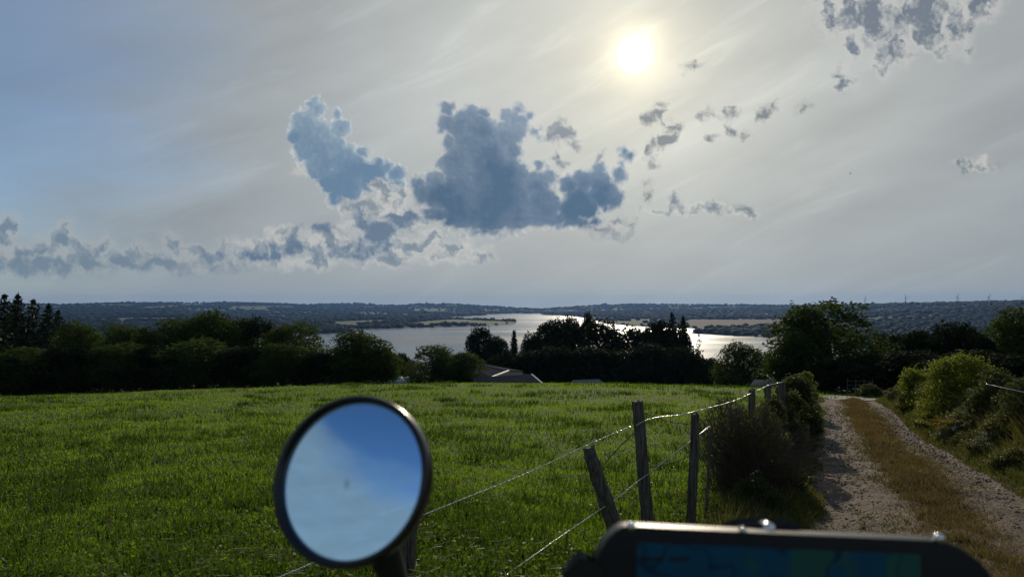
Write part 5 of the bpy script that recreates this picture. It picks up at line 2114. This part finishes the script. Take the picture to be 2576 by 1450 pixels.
def on_phone(dx, dy):
    d = rayd(dx, dy)
    t = (PO - EYE).dot(ez) / d.dot(ez)
    q = EYE + d * t - PO
    return q.dot(ex), q.dot(ey)


def plate(poly, z0, z1, ref):
    """polygon in the phone plane, from depth z0 to z1 towards the viewer"""
    n = len(poly)
    vs = [PO + ex * a + ey * b + ez * z0 - ref for a, b in poly] + [PO + ex * a + ey * b + ez * z1 - ref for a, b in poly]
    fs = [tuple(range(n)), tuple(range(2 * n - 1, n - 1, -1))] + [(k, (k + 1) % n, n + (k + 1) % n, n + k) for k in range(n)]
    return vs, fs


phone = empty('smartphone', PO - ey * 0.05)
tag(phone, 'smartphone in a thick black case showing a dim map', 'smartphone')
pr = phone.location
top = [on_phone(*p) for p in [(1500, 1400), (1508, 1375), (1528, 1343), (1548, 1324), (1566, 1313), (1590, 1311), (1960, 1330), (2340, 1347),
                              (2375, 1349), (2415, 1363), (2462, 1396), (2488, 1425), (2506, 1452)]]
top = [(a, b - 0.0020) for a, b in top]
HT = 0.098
bl = [(top[-1][0] + 0.002, -0.045), (top[-1][0] + 0.002, -0.075), (top[8][0], -HT), (top[4][0], -HT), (top[0][0] - 0.001, -0.078), (top[0][0] - 0.001, -0.045)]
outline = top + bl
vs, fs = plate(outline, -0.013, 0.0, pr)
bmx = bmesh.new()
bv = [bmx.verts.new(v) for v in vs]
for f_ in fs:
    bmx.faces.new([bv[i] for i in f_])
bmesh.ops.recalc_face_normals(bmx, faces=bmx.faces)
me = bpy.data.meshes.new('phone_case')
bmx.to_mesh(me)
bmx.free()
M['case'] = simple('satin_black_case', (0.007, 0.007, 0.008), 0.40, spec=0.28, vary=0.2, scale=60.0)
case = link('case', me, M['case'], phone)
md = case.modifiers.new('bevel', 'BEVEL')
md.width = 0.0011
md.segments = 4
md.limit_method = 'ANGLE'
md.angle_limit = math.radians(50)
for p in me.polygons:
    p.use_smooth = True


def m_screen(nt, out):
    c = coords('Object')
    sp = S.nt.nodes.new('ShaderNodeSeparateXYZ')
    S.nt.links.new(c.s, sp.inputs[0])
    X = S(sp.outputs[0])
    n1 = noise(c, 26.0, 2.0, 0.5)
    n2 = noise(c, 60.0, 3.0, 0.5)
    base = mixc(n2, (0.000, 0.022, 0.055), (0.000, 0.032, 0.070))
    land = mixc(n2, (0.004, 0.030, 0.036), (0.006, 0.045, 0.030))
    m = (n1 + X * 2.2).smooth(0.50, 0.56)
    col = mixc(m, base, land)
    edge_ = S.math('ABSOLUTE', n1 - 0.47 - X * 0.6)
    col = mixc(edge_.smooth(0.012, 0.004), col, (0.000, 0.012, 0.030))
    nt.links.new(principled((0.01, 0.01, 0.012), 0.25, 0.0, 0.15, emis=col, estr=0.36), out.inputs[0])


M['screen'] = material('dim_map_screen', m_screen)
sc = [on_phone(1602, 1362), on_phone(2312, 1392)]
poly = [sc[0], sc[1], (sc[1][0], -0.086), (sc[0][0], -0.086)]
vs, fs = plate(poly, -0.001, 0.0006, pr)
g = MB().add(vs, fs)
scr = g.build('screen', M['screen'], phone)
scr['label'] = 'dim screen showing a blue and green map'
# a few dark words on the map, far too blurred to read
M['ink'] = simple('dark_screen_mark', (0.004, 0.006, 0.01), 0.4)
g = MB()
for a, b in ((1612, 1640), (1644, 1668), (1684, 1700), (1703, 1716), (1720, 1731)):
    q0, q1 = on_phone(a, 1397), on_phone(b, 1409)
    vs, fs = plate([(q0[0], q0[1]), (q1[0], q0[1]), (q1[0], q1[1]), (q0[0], q1[1])], 0.0007, 0.0009, pr)
    g.add(vs, fs)
tag(g.build('caption', M['ink'], scr), kind='stuff')
for dx, dy, s in ((1588, 1322, 0.0022), (1868, 1331, 0.0016), (2362, 1352, 0.0024)):
    a, b = on_phone(dx, dy)
    p = PO + ex * a + ey * b - pr
    MB().tube([p - ez * 0.002, p + ez * 0.0012, p + ez * 0.002], [s, s, s * 0.6], 12).build('screw', M['chrome'], phone, True)

# holder behind the phone
hk = PO - ez * 0.016
hol = MB()
kp = [on_phone(1866, 1338), on_phone(1880, 1322), on_phone(1905, 1313), on_phone(1960, 1310), on_phone(2020, 1314), on_phone(2060, 1326), on_phone(2078, 1342)]
kp = [(a, b - 0.0062) for a, b in kp]
kp = kp + [(kp[-1][0], -0.07), (kp[0][0], -0.07)]
vs, fs = plate(kp, -0.030, -0.0135, o0)
hol.add(vs, fs)
holder = hol.build('phone_holder', M['matt_black'], bike, bevel=0.003)
a, b = on_phone(1957, 1318)
p = PO + ex * a + ey * (b - 0.0045) - ez * 0.013 - o0
MB().tube([p - ez * 0.006, p + ez * 0.002, p + ez * 0.003], [0.0034, 0.0034, 0.002], 12).build('bolt', M['chrome'], holder, True)
c0 = PO + ex * on_phone(1960, 1340)[0] - ey * 0.05 - ez * 0.022
MB().tube([L(c0), L(c0 - ez * 0.02), L((c0.x, BAR_Y - 0.01, BAR_Z))], [0.014, 0.012, 0.014], 12).build('holder_arm', M['matt_black'], holder, True)
# clamping claw at the lower left of the phone
cl = [on_phone(1428, 1452), on_phone(1440, 1428), on_phone(1458, 1408), on_phone(1476, 1410), on_phone(1502, 1428), on_phone(1504, 1470), on_phone(1440, 1475)]
vs, fs = plate(cl, -0.010, 0.002, o0)
MB().add(vs, fs).build('claw', M['gloss_black'], holder, bevel=0.002)
